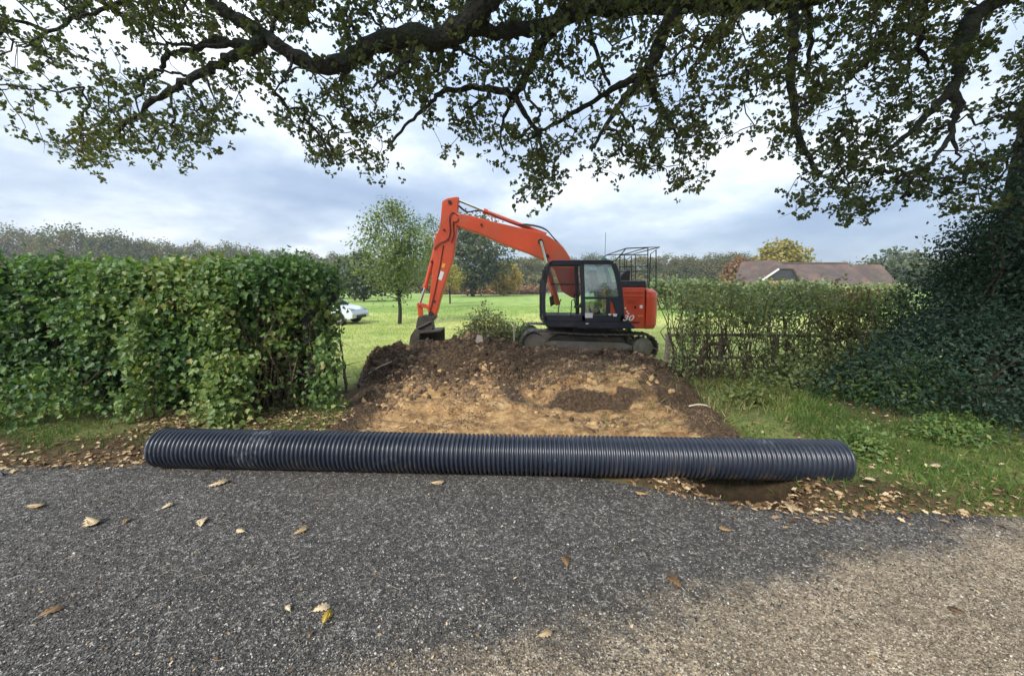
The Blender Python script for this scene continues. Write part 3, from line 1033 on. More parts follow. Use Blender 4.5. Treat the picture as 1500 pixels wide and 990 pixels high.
clods('clay_clods', X, Y, .012 + .055 * rng.random(len(X)) ** 4, np.clip(.80 + fbm(X * 1.5, Y * 2, 96, 3) * .9 + .22 * rng.normal(size=len(X)), .2, 1), 'broken lumps of ochre clay below the dark heap', None, .3)

# pale lump and sticks on the heap
def lump_thing(name, px_, py_, Yd, s, mat, label, cat, seed, dirv=(0, 0, 1)):
    p = P(px_, py_, Yd)
    V, F = scatter(clod_template(seed), np.zeros((1, 3)), np.array([dirv], float), np.array([[.3, 1, .2]]), np.array([s]))
    o = np_mesh(name, V * np.array([.7, .7, 1.25]), F, mat)
    bv_ = o.modifiers.new('bevel', 'BEVEL'); bv_.width = s * .12; bv_.segments = 2
    o.location = (p.x, p.y, float(surf_h(p.x, p.y)) + s * .5)
    return tag(o, label, cat)


lump_thing('flint_stone', 703, 531, 7.35, .13, solid('pale flint', (.30, .25, .21), .7, var=.3, scale=12, bump=.3), 'pale upright stone standing in the dark soil heap', 'stone', 5)
lump_thing('flint_stone', 3, 695, 3.15, .06, M['black'], 'small black lump on the road at the left border', 'stone', 8)
for (a, b_, Yd, lab) in (((540, 556), (575, 552), 6.5, 'thin pale root lying on the left of the dark soil bank'),
                         ((1008, 609), (1035, 622), 4.7, 'pale split stick on the soil at the right of the pit'),
                         ((486, 616), (507, 615), 4.75, 'short white peg lying on the soil at the left of the pit')):
    p0, p1 = P(*a, Yd), P(*b_, Yd)
    p0.z = float(surf_h(p0.x, p0.y)) + .045; p1.z = float(surf_h(p1.x, p1.y)) + .05
    org = p0.copy()
    e = MB().tube(bez([p0 - org, (p0 + p1) / 2 - org + Vector((0, 0, .02)), p1 - org], 4), [.011] * 8 + [.006], 6)
    o = e.build('stick', M['stake']); o.location = org
    tag(o, lab, 'stick')

# ------------------------------------------------------------------ corrugated pipe
def make_pipe():
    pl, pr = Vector((-3.20, 3.35, 0)), Vector((2.78, 3.10, 0))
    ax = pr - pl
    L = ax.length
    ribs = 152
    pitch = L / ribs
    prof = []
    for i in range(ribs):
        x0 = i * pitch
        for fx, rr in ((.0, .148), (.30, .148), (.38, .164), (.48, .170), (.64, .172), (.80, .170), (.90, .164), (.98, .148)):
            prof.append((x0 + fx * pitch, rr))
    prof = prof[2:]
    m_, n_ = len(prof), 72
    a = np.linspace(0, 2 * np.pi, n_, endpoint=False)
    pr_ = np.array(prof)
    wob = 1 + .0035 * np.sin(pr_[:, :1] * 3.1 + a[None] * 2)
    V = np.stack([np.repeat(pr_[:, 0:1], n_, 1), pr_[:, 1:2] * np.cos(a)[None] * wob, pr_[:, 1:2] * np.sin(a)[None] * wob], -1).reshape(-1, 3)
    i = np.arange(m_ - 1)[:, None] * n_
    j = np.arange(n_)[None]
    j2 = (j + 1) % n_
    F = np.stack([i + j, i + j2, i + n_ + j2, i + n_ + j], -1).reshape(-1, 4)
    root = empty('drainage_pipe', (pl.x, pl.y, .174), label='long black corrugated plastic drainage pipe lying across the road edge', cat='pipe')
    root.rotation_euler = (0, 0, math.atan2(ax.y, ax.x))
    np_mesh('ribbed_wall', V, F[:, ::-1], M['pipe'], root, smooth=True)
    li = MB()
    Vi, Fi = [], []
    for x in (-.01, L + .005):
        for r_ in (.142, .147):
            Vi += [(x, r_ * math.cos(t), r_ * math.sin(t)) for t in a]
    for k in range(n_):
        k2 = (k + 1) % n_
        Fi += [(k, k2, 2 * n_ + k2, 2 * n_ + k), (n_ + k, 3 * n_ + k, 3 * n_ + k2, n_ + k2), (k, n_ + k, n_ + k2, k2), (2 * n_ + k, 2 * n_ + k2, 3 * n_ + k2, 3 * n_ + k)]
    li.add(Vi, Fi, True)
    li.build('inner_liner', M['pipe'], root)
    root.rotation_euler[1] = math.atan2(-.010, L) * -1
    return root


make_pipe()


# ------------------------------------------------------------------ excavator
def make_excavator():
    yn, yc, yf = 9.66, 10.92, 12.18            # near side, centre line and far side of the machine
    base = P(865, 524, yn)
    root = empty('excavator', (base.x, yc, base.z), label='orange and black tracked excavator standing on the field behind the soil heap', cat='excavator')
    O = root.location

    def xz(x, y, Yd):
        p = P(x, y, Yd)
        return (p.x, p.z)

    def B(mb, name, mat, parent=root, bevel=0, **kw):
        return mb.build(name, mat, parent, O, bevel, **kw)

    # ---- tracks
    ax_, az = xz(783, 505, yn); bx_, bz = xz(944, 510, yn)
    Rt = .335
    shoe_mb = MB()
    shoe_mb.box(-.078, .078, -.29, .29, -.014, .014)
    shoe_mb.box(-.072, -.052, -.29, .29, .014, .038)
    shoe_mb.box(.02, .036, -.29, .29, .014, .03)
    shoe_me = None
    for side, (y0, y1) in enumerate(((yn, yn + .58), (yf - .58, yf))):
        ym = (y0 + y1) / 2
        fr = MB()
        d = Vector((bx_ - ax_, 0, bz - az)); Ld = d.length; u = d / Ld; nz = Vector((-u.z, 0, u.x))

        def tp(s, h):
            q = Vector((ax_, 0, az)) + u * s + nz * h
            return (q.x, q.z)
        fr.prism([tp(.30, -.16), tp(Ld - .34, -.2), tp(Ld - .26, .02), tp(Ld - .5, .10), tp(.5, .10), tp(.25, .04)], ym - .17, ym + .17)
        fo = B(fr, 'track_frame', M['mud_grey'], bevel=.02)
        up = MB()
        up.prism([tp(.35, .10), tp(Ld - .4, .10), tp(Ld - .55, .24), tp(.6, .24)], ym - .10, ym + .14)
        B(up, 'inner_track_cover', M['mud_steel'], fo, .02)
        for nm_, cx_, cz_, rr in (('idler_wheel', ax_, az, .27), ('drive_sprocket', bx_, bz, .25)):
            wh = MB().tube([(cx_, ym - .19, cz_), (cx_, ym + .19, cz_)], rr, 28)
            wh.tube([(cx_, ym - .22, cz_), (cx_, ym + .22, cz_)], rr * .55, 20)
            if nm_ == 'drive_sprocket':
                for k in range(14):
                    a = k / 14 * 6.283
                    wh.bar((cx_ + math.cos(a) * rr * .9, ym, cz_ + math.sin(a) * rr * .9), (cx_ + math.cos(a) * (rr + .05), ym, cz_ + math.sin(a) * (rr + .05)), .05, .05, (0, 1, 0))
            B(wh, nm_, M['mud_grey'], fo, .012)
        for k in range(7):
            s = .36 + k * (Ld - .72) / 6
            q = tp(s, -Rt + .11)
            B(MB().tube([(q[0], ym - .15, q[1]), (q[0], ym + .15, q[1])], .085, 16), 'track_roller', M['mud_steel'], fo, .01)
        for s in (Ld * .33, Ld * .66):
            q = tp(s, Rt - .085)
            B(MB().tube([(q[0], ym - .10, q[1]), (q[0], ym + .10, q[1])], .06, 14), 'carrier_roller', M['mud_steel'], fo, .01)
        # links run along a stadium path with a slightly sagging top run
        path_len = 2 * Ld + 2 * math.pi * Rt
        N = int(round(path_len / .168))
        for k in range(N):
            s = (k + .5) * path_len / N
            if s < Ld:
                sag = -.035 * math.sin(math.pi * s / Ld) ** 2
                q = Vector((ax_, 0, az)) + u * s + nz * (Rt + sag); ang = math.atan2(nz.z, nz.x)
            elif s < Ld + math.pi * Rt:
                t = (s - Ld) / Rt; a = math.atan2(nz.z, nz.x) - t
                q = Vector((bx_ + math.cos(a) * Rt, 0, bz + math.sin(a) * Rt)); ang = a
            elif s < 2 * Ld + math.pi * Rt:
                t = s - Ld - math.pi * Rt
                q = Vector((bx_, 0, bz)) - u * t - nz * Rt; ang = math.atan2(-nz.z, -nz.x)
            else:
                t = (s - 2 * Ld - math.pi * Rt) / Rt; a = math.atan2(-nz.z, -nz.x) - t
                q = Vector((ax_ + math.cos(a) * Rt, 0, az + math.sin(a) * Rt)); ang = a
            if shoe_me is None:
                o0 = shoe_mb.build('track_shoe', M['mud_steel'], fo)
                shoe_me = o0.data; so = o0
            else:
                so = bpy.data.objects.new('track_shoe', shoe_me); COL.objects.link(so); so.parent = fo
            so.location = (q.x - O.x, ym - O.y, q.z - O.z)
            so.rotation_euler = (0, math.pi / 2 - ang, 0)

    # ---- turntable and deck
    cxm = xz(872, 480, yc)[0]
    zt = xz(860, 486, yn)[1]
    zb = xz(860, 479, yn)[1]
    B(MB().tube([(cxm, yc, zt - .26), (cxm, yc, zb + .02)], .62, 36), 'slew_ring', M['mud_steel'])
    B(MB().box(cxm - .75, cxm + .75, yc - .72, yc + .72, zt - .42, zt - .18), 'centre_frame', M['mud_steel'], bevel=.05)
    pl = lambda *pts, Y=yn + .06: [xz(x, y, Y) for x, y in pts]
    ys = yn + .06
    deck = MB().prism(pl((799, 470), (930, 471), (922, 481), (801, 480)), ys + .02, yf - .10)
    B(deck, 'upper_deck', M['navy'], bevel=.02)
    B(MB().prism(pl((845, 470), (919, 466), (931, 481.5), (846, 481)), ys - .012, ys + .1), 'side_skirt', M['navy'], bevel=.015)

    # ---- engine house
    eng = MB().prism(pl((906, 421), (945, 421), (945, 481.5), (931, 481.5), (913, 464)), ys, yf - .12)
    eo = B(eng, 'engine_cover', M['orange'], bevel=.03)
    B(MB().prism(pl((914, 426), (943, 426), (943, 428.5), (914, 428.5)), ys - .02, ys + .01), 'cover_rib', M['orange'], eo, .008)
    B(MB().prism(pl((914, 433.5), (943, 433.5), (943, 435), (914, 435)), ys - .02, ys + .01), 'cover_rib', M['orange'], eo, .006)
    for k in range(5):
        y = 438 + k * 1.35
        B(MB().prism(pl((917, y), (938, y), (938, y + .7), (917, y + .7)), ys - .012, ys + .01), 'louvre', M['orange'], eo, .004)
    B(MB().prism(pl((937, 447), (941, 447), (941, 451.5), (937, 451.5)), ys - .012, ys + .01), 'hatch_sticker', M['white'], eo)
    B(MB().prism(pl((929, 448), (932, 448), (932, 452), (929, 452)), ys - .014, ys + .01), 'latch', M['black'], eo, .005)
    for (a, b) in ((914.5, 450), (917, 455), (919, 458)):
        B(MB().prism(pl((a, b), (a + 2.4, b), (a + 2.8, b + 2.6), (a + .4, b + 2.6)), ys - .012, ys + .01), 'chevron_mark', M['white'], eo)
    B(MB().prism(pl((906, 471.5), (938, 471.5), (935, 473.5), (908, 474)), ys - .008, ys + .01), 'navy_stripe', M['navy'], eo)
    B(MB().prism(pl((906, 411), (947, 411), (949, 421.5), (906, 421.5)), ys + .04, yf - .2), 'hood', M['navy'], bevel=.03)
    # counterweight with rounded back
    x0 = xz(946.5, 450, ys)[0]; x1 = xz(967, 450, ys)[0]
    z0 = xz(950, 482, ys)[1]; z1 = xz(950, 423, ys)[1]
    cw = MB()
    yA, yB = ys - .02, yf - .04
    plan = [(x0, yA)] + [(x1 - .28 + .28 * math.sin(t), yA + .28 - .28 * math.cos(t)) for t in np.linspace(0, math.pi / 2, 7)]
    plan += [(x1 - .28 + .28 * math.cos(t), yB - .28 + .28 * math.sin(t)) for t in np.linspace(0, math.pi / 2, 7)] + [(x0, yB)]
    n = len(plan)
    rows = [(z0, .04), (z0 + .10, 0), (z1 - .22, 0), (z1 - .08, .03), (z1, .13)]
    cxp, cyp = x0, (yA + yB) / 2
    V, F = [], []
    for z, ins in rows:
        for (x, y) in plan:
            sx = x - ins if x > x0 + .05 else x
            V.append((sx, y + (ins * .6 if y < cyp else -ins * .6), z))
    for r_ in range(len(rows) - 1):
        for k in range(n):
            k2 = (k + 1) % n
            F.append((r_ * n + k, r_ * n + k2, (r_ + 1) * n + k2, (r_ + 1) * n + k))
    F.append(tuple(range(n - 1, -1, -1))); F.append(tuple(range((len(rows) - 1) * n, len(rows) * n)))
    cw.add(V, F)
    co = B(cw, 'counterweight', M['orange'], bevel=.02)
    sx, sz_ = xz(961, 459, ys)
    tq = .85
    cyl = []
    for dz in (-.11, .11):
        for t in (.75, 1.25):
            cyl.append((x1 - .28 + .284 * math.sin(t), yA + .28 - .284 * math.cos(t), sz_ + dz))
    st_ = MB().add(cyl, [(0, 1, 3, 2)])
    B(st_, 'warning_sticker', M['yellow'], co)

    # ---- guard rail and service kit on the hood
    gr = MB()
    T = lambda x, y, Yd: P(x, y, Yd)
    tr_ = .014
    for Yd in (ys + .10, yf - .35):
        s = (Yd / (ys + .10))
        q = [P(901, 383, ys + .10), P(917, 364, ys + .10), P(949, 362.5, ys + .10), P(949, 420, ys + .10)]
        q = [Vector((v.x, Yd, v.z)) for v in q]
        for a, b in zip(q[:-1], q[1:]):
            gr.tube([a, b], tr_, 8)
        for (pa, pb) in () if Yd > yc else (((908, 374), (949, 373)), ((908, 391), (949, 390)), ((908, 398), (949, 397)), ((931, 374), (931, 411)), ((908, 373), (908, 412))):
            a, b = P(*pa, ys + .1), P(*pb, ys + .1)
            gr.tube([Vector((a.x, Yd, a.z)), Vector((b.x, Yd, b.z))], tr_ * .8, 8)
        a, b = P(961, 366, ys + .1), P(961, 423, ys + .1)
        gr.tube([Vector((a.x, Yd, a.z)), Vector((b.x, Yd, b.z))], tr_, 8)
        a, b = P(949, 362.5, ys + .1), P(966, 362, ys + .1); c_ = P(953, 372, ys + .1)
        gr.tube([Vector((a.x, Yd, a.z)), Vector((b.x, Yd, b.z)), Vector((c_.x, Yd, c_.z)), Vector((c_.x, Yd, P(953, 421, ys + .1).z))], tr_ * .9, 8)
    for pp in ((917, 364), (949, 362.5), (966, 362)):
        a = P(*pp, ys + .1)
        gr.tube([a, Vector((a.x, yf - .35, a.z))], tr_, 8)
    B(gr, 'guard_rail', M['black'])
    B(MB().prism(pl((926, 412), (934, 399), (944, 391), (949, 392), (948, 412)), yc + .2, yc + .75), 'exhaust_housing', M['black'], bevel=.03)
    a = P(886, 381, yc)
    B(MB().tube([a, a + Vector((.0, 0, .75))], .006, 5), 'aerial', M['black'])

    # ---- cab
    yC0, yC1 = ys - .03, ys + .93
    cab = MB()

    def bars(mb, pts, wd, both=True, dep=.09):
        q = [xz(x, y, yC0) for x, y in pts]
        for Yd in ((yC0, yC1 - dep) if both else (yC0,)):
            # ribbon of width wd swept along the pillar, dep thick
            L_, R_ = [], []
            for i in range(len(q)):
                t = Vector((q[min(i + 1, len(q) - 1)][0] - q[max(i - 1, 0)][0], q[min(i + 1, len(q) - 1)][1] - q[max(i - 1, 0)][1])).normalized()
                nrm = Vector((-t.y, t.x)) * wd / 2
                L_.append((q[i][0] + nrm.x, q[i][1] + nrm.y)); R_.append((q[i][0] - nrm.x, q[i][1] - nrm.y))
            mb.prism(L_ + R_[::-1], Yd, Yd + dep)
    front = [(808, 384), (804.5, 388), (801, 400), (797.5, 420), (796.5, 440), (797, 460), (800, 472)]
    bars(cab, front, .085)
    bars(cab, [(852.5, 385), (854, 420), (855, 472)], .10)
    bars(cab, [(899, 386), (904, 400), (908, 420), (910, 440), (912, 474)], .12)
    bars(cab, [(805, 386), (820, 384.6), (899, 384.6)], .10)
    bars(cab, [(798, 466), (855, 466.5), (914, 466.5)], .16)
    cab.prism([xz(x, y, yC0) for x, y in ((797, 463), (914, 463), (916, 479), (801, 479))], yC0 + .02, yC1 - .02)
    # cross members at the front and rear
    for (x, y, s) in ((806, 386, .07), (800, 468, .10), (900, 388, .08), (910, 440, .06)):
        q = xz(x, y, yC0)
        cab.box(q[0] - s / 2, q[0] + s / 2, yC0 + .05, yC1 - .05, q[1] - s / 2, q[1] + s / 2)
    co_ = B(cab, 'cab', M['navy'], bevel=.012)
    rf = MB().prism([xz(x, y, yC0) for x, y in ((804, 384), (808, 381), (893, 380.5), (899, 384)) ], yC0 - .01, yC1 + .01)
    B(rf, 'cab_roof', M['navy'], co_, .03)
    q0, q1 = xz(882, 381, yC0), xz(896, 376, yC0)
    B(MB().prism([xz(x, y, yC0) for x, y in ((882, 381), (884, 377), (891, 376.5), (895, 381))], yC0 + .2, yC0 + .45), 'work_light', solid('green beacon', (.08, .22, .10), .3, var=.2), co_, .015)
    # window panes
    def pane(name, pts, mat, Ya, th=.008):
        B(MB().prism([xz(x, y, yC0) for x, y in pts], Ya, Ya + th), name, mat, co_)
    wf = [(808, 387), (852, 387), (854, 462), (800, 462), (798, 440), (799, 420), (802.5, 400)]
    wr = [(855, 387), (898, 388), (903, 402), (907, 422), (908, 435), (856, 435)]
    wl = [(857, 438), (889, 438), (889, 462), (857, 462)]
    pane('door_window', wf, M['glass'], yC0 + .03)
    pane('sliding_window', wr, M['tint_glass'], yC0 + .025)
    pane('lower_window', wl, M['tint_glass'], yC0 + .025)
    pane('side_window', wf, M['glass'], yC1 - .05)
    pane('side_window', wr, M['glass'], yC1 - .05)
    pw = [xz(x, y, yC0) for x, y in front]
    wsV = [(x, yy, z) for x, z in pw for yy in (yC0 + .09, yC1 - .09)]
    B(MB().add(wsV, [(2 * i, 2 * i + 1, 2 * i + 3, 2 * i + 2) for i in range(len(pw) - 1)]), 'windscreen', M['glass'], co_)
    bw = [xz(x, y, yC0) for x, y in ((899, 388), (904, 402), (908, 420), (909, 432))]
    B(MB().add([(x, yy, z) for x, z in bw for yy in (yC0 + .1, yC1 - .1)], [(2 * i, 2 * i + 1, 2 * i + 3, 2 * i + 2) for i in range(3)]), 'rear_window', M['tint_glass'], co_)
    dm = MB()
    bars(dm, [(856, 436.5), (909, 436.5)], .06, False, .05)
    bars(dm, [(891, 437), (891, 464)], .10, False, .05)
    B(dm, 'door_frame', M['navy'], co_, .008)
    B(MB().prism([xz(x, y, yC0) for x, y in ((893, 437), (901, 437), (908, 458), (910, 463), (893, 463))], yC0 + .03, yC0 + .06), 'rear_panel', M['orange'], co_)
    B(MB().prism([xz(x, y, yC0) for x, y in ((892, 437), (910, 437), (912, 463), (903, 463), (898, 445))], yC0 - .004, yC0 + .03), 'corner_panel', M['navy'], co_)
    a, b = P(806, 416.5, yC0 + .06), P(852, 416.5, yC0 + .06)
    B(MB().tube([a, b], .014, 8), 'door_rail', M['black'], co_)
    hr = MB().tube(bez([P(798, 407, yC0 - .05), P(792, 412, yC0 - .07), P(791, 440, yC0 - .07), P(792, 464, yC0 - .07), P(799, 467, yC0 - .04)], 4), .013, 8)
    B(hr, 'handrail', M['black'], co_)
    hb = MB().tube(bez([P(836, 464, yC0 - .03), P(837, 449, yC0 - .05), P(838, 440, yC0 - .05), P(847, 440, yC0 - .03)], 4), .011, 8)
    B(hb, 'door_handle', M['black'], co_)
    B(MB().prism([xz(x, y, yC0) for x, y in ((857, 458.5), (868, 458.5), (868, 465.5), (857, 465.5))], yC0 - .012, yC0 + .01), 'cab_sticker', M['white'], co_)
    for (x0_, y0_, x1_, y1_) in ((890.5, 459.5, 895.5, 462), (897.5, 459.5, 904, 463.5)):
        B(MB().prism([xz(x, y, yC0) for x, y in ((x0_, y0_), (x1_, y0_), (x1_ - 1, y1_), (x0_ + 1.2, y1_))], yC0 - .016, yC0 + .0), 'cab_mark', M['white'], co_)
    B(MB().prism([xz(x, y, yC0) for x, y in ((858, 473.3), (862, 473.3), (862, 474.8), (858, 474.8))], yC0 - .014, yC0 + .03), 'step_sticker', M['white'], co_)
    # interior
    seat = MB()
    seat.prism([xz(x, y, yC0 + .3) for x, y in ((863, 400), (871, 400), (876, 420), (877, 442), (853, 444), (852, 452), (882, 452), (882, 435), (873, 396), (864, 396))], yC0 + .24, yC0 + .70)
    so_ = B(seat, 'driver_seat', M['seat'], co_, .03)
    B(MB().prism([xz(x, y, yC0 + .3) for x, y in ((856, 452), (878, 452), (882, 464), (853, 464))], yC0 + .28, yC0 + .66), 'seat_base', M['black'], so_, .02)
    B(MB().prism([xz(x, y, yC0 + .3) for x, y in ((840, 447), (860, 445), (861, 449), (840, 451))], yC0 + .12, yC0 + .22), 'control_console', M['seat'], co_, .02)
    B(MB().tube(bez([P(843, 448, yC0 + .17), P(841, 437, yC0 + .17), P(842, 430, yC0 + .17)], 3), [.012] * 4 + [.02] * 3, 8), 'joystick', M['black'], co_)
    B(MB().tube(bez([P(817, 464, yC0 + .5), P(819, 446, yC0 + .5), P(822, 438, yC0 + .5)], 3), .014, 8), 'travel_lever', M['black'], co_)
    B(MB().prism([xz(x, y, yC0 + .5) for x, y in ((806, 436), (812, 432), (814, 446), (808, 450))], yC0 + .72, yC0 + .80), 'monitor', M['black'], co_, .01)
    mir = MB().prism([xz(x, y, yC0) for x, y in ((794, 396), (799, 396), (798, 410), (793, 410))], yC0 - .20, yC0 - .14)
    mir.bar(P(800, 403, yC0), P(797, 403, yC0 - .17), .02, .02)
    B(mir, 'mirror', M['black'], co_, .01)

    # ---- lettering on the side
    def text(s, x, y, size, parent, mat, Yd, shear=.2, name='lettering'):
        cu = bpy.data.curves.new(name, 'FONT')
        cu.body = s; cu.size = size; cu.extrude = .003; cu.shear = shear; cu.offset = size * .012
        tmp = bpy.data.objects.new(name, cu); COL.objects.link(tmp)
        dg = bpy.context.evaluated_depsgraph_get()
        me = bpy.data.meshes.new_from_object(tmp.evaluated_get(dg))
        bpy.data.objects.remove(tmp)
        o = bpy.data.objects.new(name, me); COL.objects.link(o)
        me.materials.clear(); me.materials.append(mat)
        p = P(x, y, Yd)
        o.location = (p.x - O.x, Yd - O.y, p.z - O.z)
        o.rotation_euler = (math.pi / 2, 0, 0)
        o.scale = (1.35, 1, 1)
        o.parent = parent
        return o
    text('30', 911.5, 469.6, .20, eo, M['white'], ys - .05, .3)
    text('LCN', 934, 463.6, .05, eo, solid('pink white decal', (.8, .55, .48), .5, var=.05), ys - .012, .1)

    # ---- boom
    yb = yc + .02
    bt = [(834, 378), (828, 368), (821, 360), (812, 353), (803, 347), (791, 342), (778, 338), (758, 334), (738, 329.5), (715, 324), (693, 318), (679, 315), (668, 314)]
    bb = [(664, 322), (668, 331), (680, 336), (702, 343), (738, 359), (775, 372), (801, 384), (812, 398), (822, 426), (838, 436), (849, 426), (846, 398)]
    bm = MB().prism([xz(x, y, yb) for x, y in bt + bb][::-1], yb - .17, yb + .17)
    bo = B(bm, 'boom', M['orange_arm'], bevel=.025)
    for (x, y, r_) in ((842, 430, .13), (791, 355, .07), (668, 322, .085), (801, 376, .05), (706, 331, .03)):
        q = P(x, y, yb)
        B(MB().tube([(q.x, yb - .21, q.z), (q.x, yb + .21, q.z)], r_, 18), 'pivot_pin', M['black'] if r_ in (.07, .05, .03) else M['orange_arm'], bo, .008)
    # lift cylinders, both sides of the boom foot
    for dy in (-.26, .26):
        a = P(816, 446, yb + dy); b = P(791, 355, yb + dy)
        a = Vector((P(816, 446, yb).x, yb + dy, P(816, 446, yb).z)); b = Vector((P(791, 355, yb).x, yb + dy, P(791, 355, yb).z))
        m_ = a.lerp(b, .62)
        c = B(MB().tube([a, m_], .068, 16), 'boom_cylinder', M['orange_arm'], bo)
        B(MB().tube([m_, b], .038, 14), 'piston_rod', M['chrome'], c)
    # ---- arm
    am = [(649, 296), (656, 292), (668, 290), (673, 290), (672, 300), (671, 312), (672, 325), (670, 340), (665, 377), (648, 430), (641, 458), (637, 464), (629, 462), (628, 452), (631.5, 428), (635.5, 389), (637, 353), (645, 335), (647, 318)]
    ar = MB().prism([xz(x, y, yb) for x, y in am], yb - .14, yb + .14)
    ao = B(ar, 'arm', M['orange_arm'], bevel=.02)
    B(MB().prism([xz(x, y, yb) for x, y in ((647, 397), (652, 399), (648, 411), (643, 409))], yb - .146, yb - .13), 'load_sticker', M['white'], ao)
    B(MB().prism([xz(x, y, yb) for x, y in ((650, 386), (654, 387), (652, 393), (648, 392))], yb - .146, yb - .13), 'warning_sticker', M['yellow'], ao)
    B(MB().prism([xz(x, y, yb) for x, y in ((637, 377), (664, 378), (664, 379.6), (637, 378.6))], yb - .148, yb + .148), 'arm_band', M['orange_arm'], ao)
    for (x, y, r_) in ((633, 459, .07), (660, 298, .05), (652, 338, .03), (634, 384, .03), (638, 441, .03)):
        q = P(x, y, yb)
        B(MB().tube([(q.x, yb - .17, q.z), (q.x, yb + .17, q.z)], r_, 14), 'pivot_pin', M['black'], ao, .006)
    # arm cylinder above the boom
    def cyl2(a, b, c, r0, r1, par, name):
        a, b, c = (P(*q, yb) for q in (a, b, c))
        o1 = B(MB().tube([a, b], r0, 16).tube([b, b + (c - b).normalized() * .09], r0 * 1.4, 16), name, M['orange_arm'], par)
        B(MB().tube([b, c], r1, 12), 'piston_rod', M['chrome'], o1)
        return o1
    cyl2((800, 344), (713, 311), (672, 294), .058, .034, bo, 'arm_cylinder')
    q = P(800, 344, yb)
    cyl2((642, 347), (624, 417), (615, 446), .058, .034, ao, 'bucket_cylinder')
    B(MB().prism([xz(x, y, yb) for x, y in ((638, 343), (645, 341), (646, 352), (639, 353))], yb - .10, yb + .10), 'cylinder_lug', M['orange_arm'], ao, .01)
    # hoses
    hs = MB()
    for dy, of in ((-.10, 0), (.0, -1.5), (.10, -3)):
        hs.tube(bez([Vector((P(x, y + of, yb).x, yb + dy, P(x, y + of, yb).z)) for x, y in ((826, 366), (810, 349), (801, 339), (790, 334), (775, 331), (760, 330))], 5), .016, 6)
        hs.tube(bez([Vector((P(x, y + of, yb).x, yb + dy, P(x, y + of, yb).z)) for x, y in ((777, 334), (755, 329), (735, 322), (718, 314), (700, 310), (684, 312), (672, 303))], 5), .013, 6)
    B(hs, 'hydraulic_hoses', M['black'], bo, kind='stuff')
    h2 = MB()
    h2.tube(bez([Vector((P(x, y, yb).x, yb - .17, P(x, y, yb).z)) for x, y in ((672, 318), (664, 313), (660, 322), (661, 340), (657, 352), (645, 358), (638, 366))], 5), .013, 6)
    h2.tube(bez([Vector((P(x, y, yb).x, yb - .17, P(x, y, yb).z)) for x, y in ((671, 322), (667, 318), (665, 330), (666, 345), (662, 356))], 5), .013, 6)
    h2.tube(bez([Vector((P(x, y, yb).x, yb - .16, P(x, y, yb).z)) for x, y in ((651, 360), (646, 390), (639, 425), (634, 446), (629, 463), (621, 472))], 5), .011, 6)
    B(h2, 'arm_hoses', M['black'], ao, kind='stuff')
    # link, hitch, bucket
    lk = MB()
    for dy in (-.12, .12):
        a = P(615, 446, yb); b = P(628, 450, yb); c = P(617, 466, yb)
        a, b, c = (Vector((v.x, yb + dy, v.z)) for v in (a, b, c))
        lk.bar(a, b, .035, .09, (0, 0, 1)); lk.bar(a, c, .035, .09, (1, 0, 0))
    for pp in ((615, 446), (628, 450)):
        v = P(*pp, yb)
        lk.tube([(v.x, yb - .16, v.z), (v.x, yb + .16, v.z)], .05, 12)
    B(lk, 'bucket_link', M['orange_arm'], bevel=.006)
    ht = MB().prism([xz(x, y, yb) for x, y in ((614, 464), (622, 461), (634, 461), (640, 462), (639, 466), (634, 470), (636, 480), (632, 484), (613, 486), (611, 478))], yb - .17, yb + .17)
    ht.tube([P(610, 482, yb - .2), P(632, 471, yb - .2)], .03, 10)
    B(ht, 'quick_hitch', M['steel'], bevel=.015)
    # bucket: open shell facing the machine, lying partly in the heap
    prof = [(613, 480), (607, 489), (605, 500), (608, 510), (618, 515), (634, 512), (647, 504)]
    top = [(648, 482)]
    yA, yB = yb - .42, yb + .42
    outer = [xz(x, y, yb) for x, y in prof]
    cx_, cz_ = xz(627, 494, yb)
    inner = [(x + (cx_ - x) * .09, z + (cz_ - z) * .09) for x, z in outer]
    bk = MB()
    bk.prism(outer + inner[::-1], yA, yB)
    tp_ = [xz(612, 480, yb), xz(622, 483, yb), xz(648, 481, yb), xz(648, 483.5, yb), xz(622, 486, yb), xz(614, 485, yb)]
    bk.prism(tp_, yA, yB)
    side = outer + [xz(648, 500, yb), xz(648, 483, yb), xz(622, 484, yb)]
    sidec = [xz(613, 480, yb), xz(607, 489, yb), xz(605, 500, yb), xz(608, 510, yb), xz(618, 515, yb), xz(620, 484, yb)]
    bk.prism(sidec, yA - .01, yA + .02)
    bk.prism(side, yB - .02, yB + .01)
    bo2 = B(bk, 'bucket', M['steel'], bevel=.006)
    for k in range(5):
        yy = yA + .08 + k * .17
        a = P(647, 504, yb)
        B(MB().bar((a.x, yy, a.z), (a.x + .12, yy, a.z - .01), .06, .03), 'bucket_tooth', M['steel'], bo2, .006)
    return root


make_excavator()


# ------------------------------------------------------------------ woody plants
def stems_mb(mb, p0, p1, r0, r1, wob=.06, n=5, sides=6):
    pts = [Vector(p0)]
    for i in range(1, n):
        t = i / n
        pts.append(Vector(p0).lerp(Vector(p1), t) + Vector((random.gauss(0, wob), random.gauss(0, wob), random.gauss(0, wob * .4))))
    pts.append(Vector(p1))
    rr = list(np.linspace(r0, r1, len(pts)))
    mb.tube(pts, rr, sides)
    return pts


